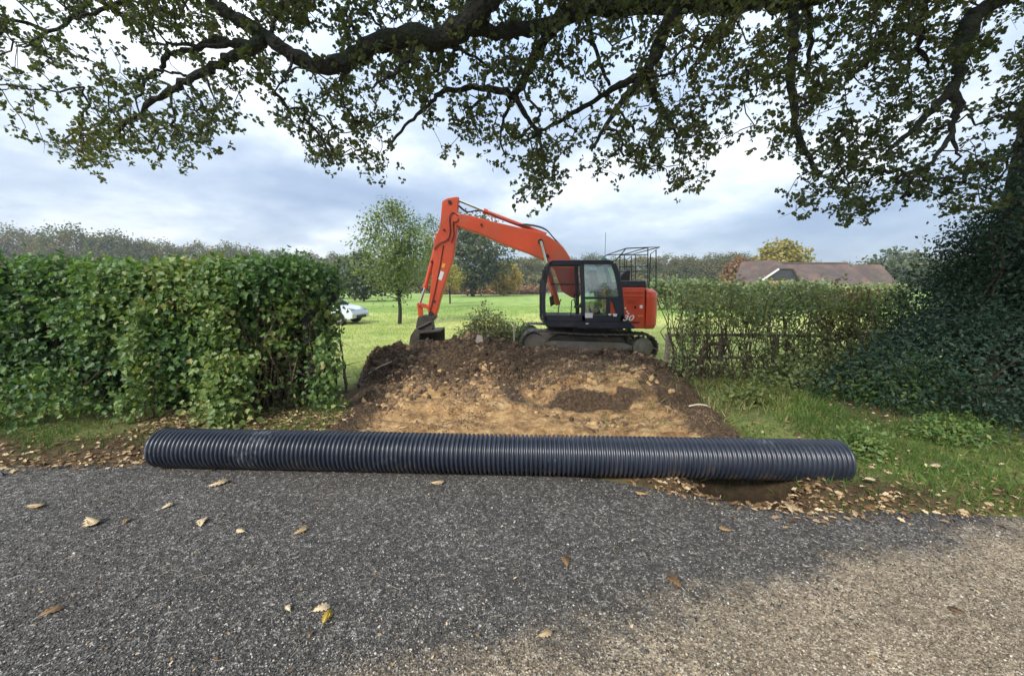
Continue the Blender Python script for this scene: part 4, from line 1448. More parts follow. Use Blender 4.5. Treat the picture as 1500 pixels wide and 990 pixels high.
# ---- left hedge
def left_hedge():
    org = Vector((-5.6, 5.4, .0))
    root = empty('hedge', org, label='tall dense clipped green hedge left of the gap', cat='hedge')
    x0, x1 = -10.2, -2.92

    def topz(x):
        return 1.76 + .13 * fbm(x * 1.5, x * 0 + 3, 101, 4) * 2 + .06 * sstep(-5, -7, x) - .06 * sstep(-3.2, -2.6, x)

    def front(x, z):
        rec = .55 * np.exp(-(((x + 4.95) / .55) ** 2 + ((z - .45) / .28) ** 2)) + .35 * np.exp(-(((x + 3.0) / .5) ** 2 + ((z - .55) / .4) ** 2)) \
            + .30 * np.exp(-(((x + 6.2) / .6) ** 2 + ((z - .35) / .2) ** 2))
        return 4.62 + fbm(x * 1.3, z * 1.5, 103, 5, .6) * .95 + rec + .22 * sstep(.7, .1, z) + .10 * sstep(1.4, 2.0, z)
    C, N, W = [], [], []
    # front
    n = 5200
    x = rng.uniform(x0, x1, n); z = .06 + (topz(x) - .06) * rng.random(n) ** .9
    dep = rng.exponential(.12, n)
    k = rng.random(n) < np.clip(.48 + 1.2 * sstep(.15, .75, z + fbm(x * 1.7, z * 2, 105, 3) * .9), 0, 1)
    k &= (z > 1.62) | (rng.random(n) < np.clip(.62 + fbm(x * 2.4, z * 2.4, 115, 4) * 3.2, .10, 1))
    k &= ~((x > -3.05) & (z < 1.4) & (rng.random(n) < .7))
    # bare stemmy hollow near the cut end
    k &= ~((np.abs(x + 3.0) < .42) & (z < .85) & (rng.random(n) < .78))
    x, z, dep = x[k], z[k], dep[k]
    C.append(np.stack([x, front(x, z) + dep, z], -1)); N.append(np.tile([0, -1, .25], (len(x), 1)))
    # top
    n = 2300
    x = rng.uniform(x0, x1, n); y = rng.uniform(4.75, 6.0, n)
    C.append(np.stack([x, y, topz(x) - rng.exponential(.07, n) + .02], -1)); N.append(np.tile([0, -.2, 1], (n, 1)))
    # cut end facing the gap, and the back
    n = 650
    y = rng.uniform(4.7, 6.0, n); z = rng.uniform(.1, 1.9, n)
    k = rng.random(n) < np.clip(.08 + sstep(1.1, 1.7, z), 0, 1)
    C.append(np.stack([x1 + .05 * rng.normal(size=n) + .25 * (z > 1.35) * rng.random(n), y, z], -1)[k]); N.append(np.tile([1, -.2, .2], (n, 1))[k])
    n = 1100
    x = rng.uniform(x0, x1, n); z = rng.uniform(.2, 1.95, n)
    C.append(np.stack([x, 6.05 - rng.exponential(.1, n) + fbm(x, z, 107, 3) * .4, z], -1)); N.append(np.tile([0, 1, .2], (n, 1)))
    n = 85
    C.append(np.stack([rng.uniform(-2.95, -2.5, n), rng.uniform(4.9, 5.6, n), rng.uniform(.75, 1.75, n) ], -1)); N.append(np.tile([.8, -.4, .2], (n, 1)))
    C = np.concatenate(C); N = np.concatenate(N)
    # hue drifts: yellower patches, darker left
    hv = np.clip(.50 + fbm(C[:, 0] * 1.5, C[:, 2] * 1.5, 109, 4) * 2.2 + .12 * sstep(-5.0, -3.2, C[:, 0]) - .06 + .15 * sstep(1.85, 2.05, C[:, 2]), 0, 1)
    leaf_mesh('foliage', C, 18, .085, .063, MAPLE, M['hedge_leaf'], root, out=N, out_w=.6, up_w=.35, droop=.4, var=hv, var_w=.55, org=org)
    # withered patches
    kd = rng.random(len(C)) < np.clip((fbm(C[:, 0] * 1.9, C[:, 2] * 2.3, 113, 4) - .10) * 2.2, 0, .8) + .015
    leaf_mesh('withered_leaves', C[kd], 4, .09, .055, OAK, M['dead_leaf'], root, out=N[kd], droop=1.2, org=org)
    # inner twiggy leaves, picked from the darker leaf tones
    n = 1500
    x = rng.uniform(x0, x1, n); y = rng.uniform(5.15, 5.9, n); z = rng.uniform(.5, 1.58, n)
    leaf_mesh('inner_foliage', np.stack([x, y, z], -1), 9, .14, .10, BROAD, M['hedge_leaf'], root, var=rng.random(n) * .4, org=org, kind='stuff')
    mb = MB()
    for i in range(190):
        x = random.uniform(x0 + .5, x1 - .05); y = random.uniform(4.95, 5.9)
        stems_mb(mb, (x, y, -.05), (x + random.gauss(0, .25), y + random.gauss(0, .2), random.uniform(1.2, 1.8)), random.uniform(.012, .03), .006, .05)
    for i in range(60):
        x = random.uniform(-3.6, -2.45); y = random.uniform(4.75, 5.8)
        stems_mb(mb, (x, y, -.02), (x + random.gauss(.0, .12), y + random.gauss(0, .12), random.uniform(.7, 1.8)), random.uniform(.007, .02), .004, .04)
    for i in range(110):
        x = random.uniform(-3.6, -2.45); y = random.uniform(4.8, 5.7); z = random.uniform(.15, 1.5)
        stems_mb(mb, (x, y, z), (x + random.gauss(0, .22), y - random.uniform(0, .25), z + random.gauss(.1, .2)), .006, .002, .02, 3, 5)
    # clipped twig ends and bare shoots standing proud of the face and the top
    for i in range(420):
        x = random.uniform(-9.5, x1); z = random.uniform(.4, 1.75)
        y = float(front(np.array(x), np.array(z)))
        stems_mb(mb, (x, y + .12, z), (x + random.gauss(0, .09), y - random.uniform(.02, .12), z + random.uniform(-.02, .12)), .0045, .002, .015, 3, 4)
    for i in range(260):
        x = random.uniform(-9.5, x1); y = random.uniform(4.75, 5.6); z = float(topz(np.array(x)))
        stems_mb(mb, (x, y, z - .12), (x + random.gauss(0, .05), y + random.gauss(0, .05), z + random.uniform(.02, .11)), .0045, .002, .012, 3, 4)
    st_ = mb.build('stems', M['stem'], root, org)
    for (x, y, r_) in ((-2.70, 5.05, .07), (-2.78, 5.6, .06), (-2.62, 5.45, .05), (-2.90, 5.2, .045)):
        tk = MB()
        stems_mb(tk, (x, y, -.05), (x + .05, y, 1.7), r_, r_ * .5, .035, 7, 8)
        tk.build('trunk', M['bark'], root, org)
    return root


left_hedge()


def climber(px_, y0, y1, Yd, spread, n, label, mat='bright_leaf', size=.062):
    a, b = P(px_, y1, Yd), P(px_, y0, Yd)
    a.z = float(surf_h(a.x, a.y))
    root = empty('climbing_plant', a, label=label, cat='plant')
    t = rng.random(n)
    cx_ = a.x + (b.x - a.x) * t + rng.normal(size=n) * spread * (1.2 - .5 * t)
    cy_ = Yd + .05 + rng.normal(size=n) * .07 - .12 * (1 - t)
    cz_ = a.z + .04 + (b.z - a.z) * t
    C = np.stack([cx_, cy_, cz_], -1)
    leaf_mesh('leaves', C, 8, .06, size, MAPLE, M[mat], root, out=np.tile([0, -1, .3], (n, 1)), droop=.8, org=a)
    mb = MB()
    for i in range(5):
        stems_mb(mb, (a.x + random.gauss(0, spread * .5), Yd + .1, a.z), (b.x + random.gauss(0, spread), Yd + .12, b.z), .006, .003, .03, 5, 5)
    mb.build('stems', M['stem'], root, a)


climber(335, 528, 622, 4.28, .17, 130, 'bright yellow green climbing shrub spilling from the foot of the hedge')
climber(318, 465, 525, 4.45, .16, 60, 'pale green bindweed leaves on the middle of the tall hedge')
climber(205, 440, 560, 4.42, .10, 60, 'yellowing tendrils running up the left half of the tall hedge', size=.06)
climber(478, 505, 580, 4.72, .10, 50, 'bluish green ivy low on the cut end of the hedge', 'hedge_leaf')
climber(30, 545, 600, 4.25, .45, 70, 'straggly growth at the hedge foot by the left border', 'hedge_leaf', .06)

# ---- right hedge with post-and-rail fence
def right_hedge():
    org = Vector((4.2, 6.6, -.05))
    root = empty('hedge', org, label='thin gappy hawthorn hedge between the digger and the dark holly', cat='hedge')
    C, V_ = [], []
    bands = [  # px range x, y range, weight
        (984, 1290, 420, 456, 200), (1010, 1130, 440, 490, 60), (1110, 1290, 436, 470, 150), (1120, 1310, 498, 590, 360),
        (1040, 1160, 535, 590, 130), (985, 1040, 505, 560, 30), (1000, 1040, 428, 500, 60), (1190, 1330, 415, 500, 170), (1070, 1120, 432, 475, 60), (990, 1300, 450, 560, 260)]
    for xa, xb, ya, yb_, n in bands:
        for i in range(n):
            Yd = 6.55 + rng.normal() * .38
            q = P(rng.uniform(xa, xb), rng.uniform(ya, yb_), Yd)
            q.z += .42 * float(fbm(q.x * 1.6, q.x * 0, 207, 4))
            if vnoise(q.x * 3.2, q.z * 3.2, 201) < .49:
                continue
            C.append(q)
    C = np.array([tuple(c) for c in C])
    hv = np.clip(.60 + fbm(C[:, 0] * 1.5, C[:, 2] * 1.8, 203, 4) * 1.7 + .2 * (C[:, 2] > 1.35), 0, .93)
    leaf_mesh('foliage', C, 14, .075, .046, BROAD, M['thorn_leaf'], root, out=np.tile([0, -1, .5], (len(C), 1)), out_w=.4, var=hv, var_w=.6, org=org)
    # russet beech patch
    Cb = [tuple(P(rng.uniform(1195, 1275), rng.uniform(425, 500), 6.9 + rng.normal() * .2)) for _ in range(130)]
    leaf_mesh('russet_foliage', np.array(Cb), 8, .07, .055, BROAD, M['brown_leaf'], root, org=org)
    mb = MB()
    for i in range(190):
        x = rng.uniform(985, 1330); Yd = 6.6 + rng.normal() * .3
        a = P(x, 560, Yd); a.z = float(surf_h(a.x, a.y)) - .03
        b = P(x + rng.normal() * 22, rng.uniform(415, 480), Yd)
        stems_mb(mb, a, b, rng.uniform(.006, .018), .004, .06, 6, 5)
    for i in range(260):
        p = Vector(C[rng.integers(len(C))]); q = p + Vector((rng.normal() * .25, rng.normal() * .15, rng.normal() * .2))
        stems_mb(mb, p, q, .004, .002, .02, 3, 4)
    mb.build('stems', M['stem'], root, org)
    for pts, r_ in (([(1021, 556), (1024, 535), (1027, 518), (1034, 507), (1047, 503), (1066, 506)], .055),
                    ([(1030, 556), (1030, 530), (1036, 512)], .03),
                    ([(1014, 510), (1019, 480), (1020, 450), (1016, 425)], .026),
                    ([(1003, 575), (998, 545), (990, 528), (984, 505), (977, 480)], .022),
                    ([(1248, 560), (1247, 500), (1249, 440)], .035), ([(1150, 560), (1152, 510), (1146, 450)], .03)):
        q = [P(x, y, 6.45) for x, y in pts]
        q[0].z = min(q[0].z, float(surf_h(q[0].x, q[0].y)) - .02)
        MB().tube(bez(q, 4), list(np.linspace(r_, r_ * .45, (len(q) - 1) * 4 + 1)), 8).build('trunk', M['stem'], root, org)


right_hedge()


def fence():
    Yd = 6.85
    p0 = P(984, 557, 6.5)
    z0 = float(surf_h(p0.x, p0.y)) - .05
    org = Vector((p0.x, Yd, z0))
    root = empty('post_and_rail_fence', org, label='weathered wooden post and rail fence inside the gappy hedge', cat='fence')
    q = P(984, 489, Yd - .12)
    xs = [p0.x, p0.x + .95, p0.x + 1.9, p0.x + 2.85, p0.x + 3.8]
    for i, x in enumerate(xs):
        m = MB().box(x - .04, x + .04, Yd - .15, Yd - .07, float(surf_h(x, Yd)) - .15, q.z - (.0 if i == 0 else .04 + .02 * (i % 2)))
        m.build('post', M['post'], root, org, .012)
    for i in range(4):
        for pz in (490.5, 523):
            z = P(1050, pz, Yd).z
            MB().bar((xs[i] - .04, Yd - .045, z + .01 * (i % 2)), (xs[i + 1] + .04, Yd - .045, z - .012 * (i % 3)), .03, .055).build('rail', M['post'], root, org, .008)


fence()


# ---- brambles, rough growth at the right
def bush(name, label, cat, cpx, Yd, half, n, per, T, size, mat, base_px=None, up=.5, stems=14, smb='stem', var_base=.5, sp=.10):
    c = P(*cpx, Yd)
    zg = float(surf_h(c.x, c.y))
    org = Vector((c.x, c.y, zg))
    root = empty(name, org, label=label, cat=cat)
    u = rnd_dir(n) * rng.random((n, 1)) ** .45
    u[:, 2] = np.abs(u[:, 2]) if up else u[:, 2]
    nse = 1 + fbm(u[:, 0] * 2 + cpx[0], u[:, 2] * 2, 301, 4)[:, None] * .9
    Cc = u * np.array(half) * nse + np.array([c.x, c.y, zg + .04])
    Cc[:, 2] = np.maximum(Cc[:, 2], zg + .03)
    hv = np.clip(var_base + fbm(Cc[:, 0] * 1.8, Cc[:, 2] * 1.8, 303, 3) * 1.3, 0, 1)
    leaf_mesh('foliage', Cc, per, sp, size, T, M[mat], root, out=unit(u), out_w=.7, up_w=.5, var=hv, org=org)
    mb = MB()
    for i in range(stems):
        e = Vector(Cc[rng.integers(n)])
        stems_mb(mb, (c.x + random.gauss(0, half[0] * .25), c.y + random.gauss(0, half[1] * .25), zg - .03), e, .012, .004, .05, 5, 5)
    mb.build('stems', M[smb], root, org)
    return root


bush('bramble', 'low bright green bramble in front of the dark holly bush', 'bramble', (1330, 600), 4.9, (.75, .45, .55), 420, 9, BROAD, .042, 'hedge_leaf', var_base=.55)
bush('bramble', 'dull green bramble patch below the gappy hedge', 'bramble', (1190, 585), 5.7, (.95, .5, .5), 260, 8, BROAD, .05, 'thorn_leaf', var_base=.45)
bush('weed', 'yellow green nettle clump behind the right end of the pipe', 'weed', (1262, 668), 3.5, (.22, .18, .17), 130, 8, SIMPLE, .05, 'bright_leaf', var_base=.25, stems=8, sp=.05)
bush('weed', 'green weed clump in the grass below the holly', 'weed', (1390, 650), 3.75, (.45, .3, .16), 220, 8, SIMPLE, .045, 'hedge_leaf', var_base=.6, stems=8, sp=.05)
bush('weed', 'pale dry weed tuft on the bank right of the pit', 'weed', (1100, 610), 5.0, (.5, .4, .22), 110, 7, SIMPLE, .06, 'ash_leaf', var_base=.75, stems=24, sp=.06)
bush('brush_heap', 'heap of cut leafy branches on the field behind the soil', 'brush heap', (712, 495), 10.6, (.82, .6, 1.02), 560, 12, SIMPLE, .085, 'brush_leaf', var_base=.5, stems=40, smb='stem')
bush('brush_heap', 'greener right half of the cut branches beside the digger track', 'brush heap', (752, 492), 10.9, (.55, .5, .85), 260, 10, SIMPLE, .08, 'thorn_leaf', var_base=.6, stems=30, smb='stem')
p = P(753, 500, 9.9)
z = float(surf_h(p.x, p.y))
o = MB().box(-.022, .022, -.022, .022, -.1, P(753, 474, 9.9).z - z).build('marker_stake', M['stake'], bevel=.005)
o.location = (p.x, p.y, z)
tag(o, 'pale wooden marker stake upright beside the brush heap', 'stake')


def holly():
    c = Vector((5.95, 4.85, float(surf_h(5.95, 4.85))))
    root = empty('holly_bush', c, label='large dark blue green holly bush at the right border', cat='bush')
    n = 3600
    u = rnd_dir(n) * (1 - rng.random((n, 1)) ** 1.6 * .45)
    cen = np.array([c.x + .35, c.y + .15, .72])
    half = np.array([1.62, 1.25, 1.28])
    nse = 1 + fbm(u[:, 0] * 2.1 + 4, u[:, 2] * 2.1 + u[:, 1], 401, 4)[:, None] * 1.1
    C = cen + u * half * nse
    C[:, 2] += .35 * np.clip(C[:, 0] - c.x - .2, -1, 1.5) - .05
    extra = []
    k = C[:, 2] > .08
    C, u = C[k], u[k]
    hv = np.clip(.35 + fbm(C[:, 0] * 1.5, C[:, 2] * 1.5, 403, 4) * 1.5, 0, 1)
    leaf_mesh('foliage', C, 17, .10, .052, SIMPLE, M['holly_leaf'], root, out=unit(u), out_w=.7, up_w=.4, var=hv, org=c)
    mb = MB()
    for i in range(40):
        e = Vector(C[rng.integers(len(C))])
        stems_mb(mb, (c.x + random.gauss(0, .4), c.y + random.gauss(0, .3), -.05), e, .025, .006, .06, 5, 6)
    mb.build('stems', M['stem'], root, c)
    # taller sprays up into the oak
    c2 = Vector((6.75, 5.6, float(surf_h(6.75, 5.6))))
    root = empty('holly_tree', c2, label='tall dark holly rising under the oak trunk at right', cat='tree')
    n = 1700
    u = rnd_dir(n) * (1 - rng.random((n, 1)) ** 1.6 * .5)
    C = np.array([c2.x + .25, c2.y, 1.6]) + u * np.array([.75, .6, 1.25]) * (1 + fbm(u[:, 0] * 2, u[:, 2] * 2, 405, 4)[:, None] * .9)
    C = C[C[:, 2] > .3]
    leaf_mesh('foliage', C, 15, .12, .052, SIMPLE, M['holly_leaf'], root, var=np.clip(.3 + fbm(C[:, 0] * 1.5, C[:, 2] * 1.5, 406, 4) * 1.4, 0, 1), org=c2)
    mb = MB()
    stems_mb(mb, (c2.x, c2.y, -.1), (c2.x + .2, c2.y, 3.2), .07, .02, .05, 6, 8)
    for i in range(30):
        e = Vector(C[rng.integers(len(C))])
        stems_mb(mb, (c2.x + .1, c2.y, random.uniform(.5, 2.5)), e, .018, .005, .06, 4, 6)
    mb.build('trunk', M['bark'], root, c2)


holly()


# ------------------------------------------------------------------ the big oak overhead
LIMBS = [  # (photo x, y, distance), radius at start and end (m)
    ([(1640, -190, 5.2), (1300, -130, 4.9), (950, -75, 4.8), (760, -40, 4.7), (716, 0, 4.7), (684, 40, 4.75), (640, 56, 4.8), (592, 54, 4.85), (545, 70, 4.9), (502, 90, 4.9), (460, 96, 4.95), (420, 74, 4.95), (383, 48, 5.0), (345, 28, 5.05), (318, 10, 5.1), (298, -14, 5.2)], .155, .058),
    ([(1640, -120, 5.4), (1350, -60, 5.5), (1180, -6, 5.6), (1090, 0, 5.6), (1000, 6, 5.6), (900, 10, 5.5), (838, 18, 5.4), (815, 30, 5.3), (775, 43, 5.1), (735, 46, 4.95), (690, 44, 4.8)], .15, .065),
    ([(838, 18, 5.4), (806, 48, 5.45), (788, 75, 5.5), (770, 112, 5.5), (753, 140, 5.5)], .075, .05),
    ([(753, 140, 5.5), (720, 130, 5.4), (690, 128, 5.3), (650, 135, 5.2), (628, 155, 5.15), (600, 180, 5.1), (570, 210, 5.0)], .045, .015),
    ([(755, 142, 5.5), (770, 170, 5.5), (788, 192, 5.5), (795, 225, 5.5), (796, 242, 5.5)], .04, .015),
    ([(748, 150, 5.5), (738, 175, 5.4), (733, 205, 5.35), (742, 232, 5.3)], .025, .008),
    ([(720, 138, 5.4), (700, 150, 5.2), (680, 162, 5.1)], .025, .01),
    ([(385, 62, 5.0), (352, 78, 5.05), (325, 90, 5.1), (292, 110, 5.2), (262, 126, 5.3), (235, 143, 5.4), (205, 165, 5.5), (175, 192, 5.55), (152, 218, 5.6)], .068, .016),
    ([(388, 66, 5.0), (350, 64, 5.2), (315, 60, 5.4), (290, 70, 5.5), (268, 75, 5.6), (245, 85, 5.65), (234, 102, 5.7), (215, 120, 5.75), (198, 145, 5.8)], .055, .018),
    ([(350, 66, 5.2), (290, 68, 5.3), (240, 65, 5.4), (205, 62, 5.5)], .03, .01),
    ([(280, 118, 5.25), (284, 135, 5.1), (296, 153, 5.0), (282, 165, 4.95)], .022, .008),
    ([(300, 108, 5.2), (312, 140, 5.0), (325, 160, 4.9), (335, 182, 4.85)], .014, .005),
    ([(272, 110, 5.3), (250, 106, 5.4), (234, 104, 5.5)], .018, .012),
    ([(998, 6, 5.6), (976, 38, 5.5), (962, 75, 5.4), (946, 104, 5.3)], .095, .07),
    ([(946, 104, 5.3), (915, 122, 5.35), (880, 142, 5.4), (840, 165, 5.45), (800, 188, 5.5), (762, 210, 5.5)], .05, .014),
    ([(944, 112, 5.3), (920, 138, 5.2), (900, 165, 5.1), (880, 195, 5.0), (866, 222, 4.95)], .055, .012),
    ([(946, 112, 5.3), (960, 145, 5.35), (978, 170, 5.4), (992, 198, 5.4)], .05, .012),
    ([(860, 20, 5.5), (868, 60, 5.6), (882, 100, 5.6), (892, 125, 5.6)], .03, .02),
    ([(1155, -10, 5.6), (1164, 35, 5.4), (1161, 80, 5.3), (1158, 130, 5.2), (1166, 180, 5.15), (1180, 222, 5.1), (1202, 255, 5.05)], .065, .025),
    ([(1178, -10, 5.7), (1186, 40, 5.7), (1184, 95, 5.6)], .05, .02),
    ([(1160, 46, 5.4), (1125, 66, 5.5), (1100, 90, 5.6), (1085, 115, 5.7)], .025, .008),
    ([(1066, 8, 5.6), (1056, 50, 5.6), (1055, 90, 5.7)], .03, .01),
    ([(1560, -60, 5.3), (1500, -14, 5.2), (1445, 10, 5.1), (1420, 40, 5.0), (1406, 85, 5.0), (1396, 125, 5.0), (1372, 155, 5.0), (1345, 182, 5.0), (1320, 205, 5.0), (1298, 225, 5.0)], .10, .018),
    ([(1398, 122, 5.0), (1402, 155, 4.95), (1396, 188, 4.9), (1375, 222, 4.85), (1346, 254, 4.8)], .055, .014),
    ([(1396, 195, 4.95), (1402, 225, 4.95), (1402, 250, 4.95)], .025, .008),
    ([(1440, 10, 5.1), (1410, 30, 5.3), (1375, 55, 5.5)], .02, .008),
    ([(1370, -40, 5.6), (1352, 20, 5.6), (1348, 70, 5.6), (1365, 100, 5.5)], .06, .015),
    ([(610, 60, 4.85), (600, 85, 4.6), (575, 108, 4.4), (545, 130, 4.3)], .035, .01),
    ([(660, 50, 4.8), (680, 75, 5.2), (720, 100, 5.5)], .03, .012),
    ([(430, 80, 4.95), (420, 110, 4.7), (400, 140, 4.6)], .02, .006),
    ([(120, -60, 5.6), (130, 0, 5.7), (80, 40, 5.8), (35, 70, 5.9)], .045, .012),
    ([(300, -14, 5.2), (230, -20, 5.4), (160, 10, 5.5), (110, 30, 5.6)], .05, .012),
]
# lowest leaves seen along the picture, traced on the photograph
LOW = [(-40, 190), (0, 195), (30, 205), (60, 222), (90, 235), (115, 245), (140, 270), (165, 268), (185, 262), (205, 232), (235, 240), (255, 268), (285, 292), (303, 288), (318, 262), (335, 245), (350, 185), (362, 135), (378, 142),
       (400, 178), (425, 195), (440, 150), (447, 235), (470, 245), (488, 260), (505, 225), (528, 245), (545, 278), (565, 262), (582, 212), (600, 190), (628, 185), (640, 210), (655, 245), (668, 240), (682, 205), (705, 230), (722, 255), (745, 290), (775, 306), (800, 308),
       (818, 275), (850, 262), (880, 258), (905, 285), (930, 262), (960, 268), (1000, 292), (1028, 285), (1045, 245), (1065, 218), (1085, 205), (1110, 195), (1130, 185), (1118, 215), (1145, 282), (1162, 318), (1195, 345), (1225, 330), (1260, 330), (1300, 308), (1355, 312), (1400, 325), (1450, 345), (1560, 350)]
HOLES = [(185, 85, 52, 26, .9), (95, 110, 48, 32, .85), (150, 150, 25, 18, .6), (30, 150, 40, 28, .9), (412, 130, 22, 30, .85), (600, 160, 26, 20, .7), (655, 190, 18, 20, .6), (300, 130, 18, 20, .6), (325, 215, 14, 26, .8), (225, 205, 22, 16, .6),
         (840, 225, 22, 16, .6), (1085, 165, 38, 34, .8), (1125, 150, 25, 20, .6), (1445, 130, 38, 60, .93), (1465, 90, 30, 50, .93), (1460, 210, 26, 40, .6), (1418, 25, 40, 16, .8), (1210, 95, 14, 26, .5), (690, 85, 16, 14, .5), (490, 165, 10, 22, .7),
         (820, 120, 18, 26, .6), (1150, 235, 22, 20, .6), (1215, 160, 16, 14, .5), (560, 235, 10, 14, .7), (610, 215, 16, 22, .8), (690, 225, 8, 18, .7), (240, 60, 26, 12, .4), (120, 60, 26, 20, .5), (1320, 270, 20, 14, .4), (845, 285, 18, 10, .8)]


def big_oak():
    trunk_c = Vector((7.35, 5.3, 0))
    root = empty('oak_tree', (trunk_c.x, trunk_c.y, 0), label='old oak tree at the right whose limbs overhang the whole scene', cat='tree')
    O = root.location
    nodes = []
    tk = MB()
    path = [(7.5, 5.35, -.2), (7.35, 5.3, .5), (7.2, 5.25, 1.6), (7.1, 5.2, 2.6), (7.15, 5.2, 3.6), (7.25, 5.25, 4.6), (7.35, 5.3, 5.6), (7.5, 5.4, 7.5), (7.2, 5.6, 10)]
    tk.tube(bez(path, 5), list(np.interp(np.linspace(0, 8, 41), range(9), [.72, .58, .50, .48, .47, .48, .50, .36, .2])), 20)
    to_ = tk.build('trunk', M['bark'], root, O)
    for pts, r0, r1 in LIMBS:
        q = [P(*t) for t in pts]
        c = bez(q, 5)
        rr = np.linspace(r0, r1, len(c))
        # bark unevenness
        c = [v + Vector((random.gauss(0, .006), random.gauss(0, .02), random.gauss(0, .006))) * (1 + r * 6) for v, r in zip(c, rr)]
        rr = [r * random.uniform(.86, 1.14) for r in rr]
        MB().tube(c, rr, 10).build('limb', M['bark'], root, O)
        nodes += [(v, r) for v, r in zip(c, rr)]
    # --- leaf clusters in the visible underside of the crown
    lx, ly = zip(*LOW)
    order = np.argsort(lx)
    lx, ly = np.array(lx)[order], np.array(ly)[order]
    C = []
    tries = 0
    while len(C) < 2250 and tries < 60000:
        tries += 1
        x = rng.uniform(-60, 1540); y = rng.uniform(-40, 350)
        low = np.interp(x, lx, ly)
        if y > low - 7:
            continue
        keep = .58 + .42 * math.exp(-max(y, 0) / 70.0)
        if x > 1120:
            keep = max(keep, .66)
        if x < 380:
            keep *= .78
        for hx, hy, ax_, ay_, s in HOLES:
            keep *= 1 - s * math.exp(-(((x - hx) / ax_) ** 2 + ((y - hy) / ay_) ** 2) ** 1.5)
        # clumpy
        keep *= .18 + 1.35 * float(sstep(.34, .58, vnoise(x / 34, y / 34, 501) * .6 + vnoise(x / 15, y / 15, 502) * .4))
        if rng.random() > keep:
            continue
        Yd = np.clip(5.55 + rng.normal() * .7, 4.5, 7.4)
        C.append(P(x, y, Yd))
    C = np.array([tuple(c) for c in C])
    hv = np.clip(.35 + fbm(C[:, 0] * 1.1, C[:, 2] * 1.6, 503, 4) * 1.5, 0, 1)
    kw = dict(out_w=.0, up_w=.0, droop=.2, org=O)
    sel = rng.random(len(C)) < .5
    Rc = np.repeat(C, 4, 0) + rng.normal(size=(len(C) * 4, 3)) * [.078, .078, .066]
    leaf_mesh('foliage', Rc, 6, .014, .056, OAKW, M['oak_leaf'], root, var=np.repeat(hv, 4), var_w=.6, **kw)
    # --- twigs: each cluster hangs from the nearest wood already grown
    npos = np.array([tuple(v) for v, r in nodes])
    dist = np.linalg.norm(C[:, None] - npos[None], axis=2)
    best, par = dist.min(1), dist.argmin(1).astype(int)
    pos_all = np.concatenate([npos, C])
    done = np.zeros(len(C), bool)
    edges, base_n = [], len(npos)
    for _ in range(len(C)):
        b = np.where(done, 1e9, best)
        i = int(b.argmin()); done[i] = True
        edges.append((par[i], base_n + i))
        dd = np.linalg.norm(C - C[i], axis=1) * 1.04
        up = dd < best
        best = np.where(up, dd, best); par = np.where(up, base_n + i, par)
    wgt = np.ones(len(pos_all))
    for a, b in reversed(edges):
        wgt[a] += wgt[b]
    tw = MB()
    for a, b in edges:
        pa, pb = Vector(pos_all[a]), Vector(pos_all[b])
        r1 = min(.0032 * wgt[b] ** .42, .022); r0 = min(r1 * 1.2, .025)
        mid = pa.lerp(pb, .5) + Vector((random.gauss(0, .03), random.gauss(0, .03), random.gauss(.02, .03)))
        tw.tube([pa, mid, pb], [r0, (r0 + r1) / 2, r1], 4, caps=False)
    # bare twig ends in the clusters
    for i in range(900):
        p = Vector(C[rng.integers(len(C))])
        tw.tube([p, p + Vector((rng.normal() * .08, rng.normal() * .08, -abs(rng.normal()) * .10))], [.003, .0015], 3, caps=False)
    tw.build('twigs', M['twig'], root, O, kind='stuff')
    # --- the rest of the crown above and behind, which shades the road
    n = 1500
    u = rnd_dir(n) * rng.random((n, 1)) ** .4
    Cc = np.array([2.6, 3.4, 8.2]) + u * np.array([10.5, 6.8, 3.2])
    Cc = Cc[(Cc[:, 2] > 5.4) & (Cc[:, 2] > 2.3 + .72 * Cc[:, 1])]
    leaf_mesh('upper_foliage', Cc, 12, .30, .20, CLUMP, M['oak_leaf'], root, var=rng.random(len(Cc)) * .8, org=O, kind='stuff')
    # ivy-like dark sprays round the trunk
    Ci = [tuple(P(rng.uniform(1452, 1545), rng.uniform(230, 390), rng.uniform(4.6, 5.0))) for _ in range(170)]
    Ci = np.array(Ci)
    leaf_mesh('trunk_ivy', Ci, 10, .10, .06, SIMPLE, M['holly_leaf'], root, var=rng.random(len(Ci)) * .5, org=O)


big_oak()


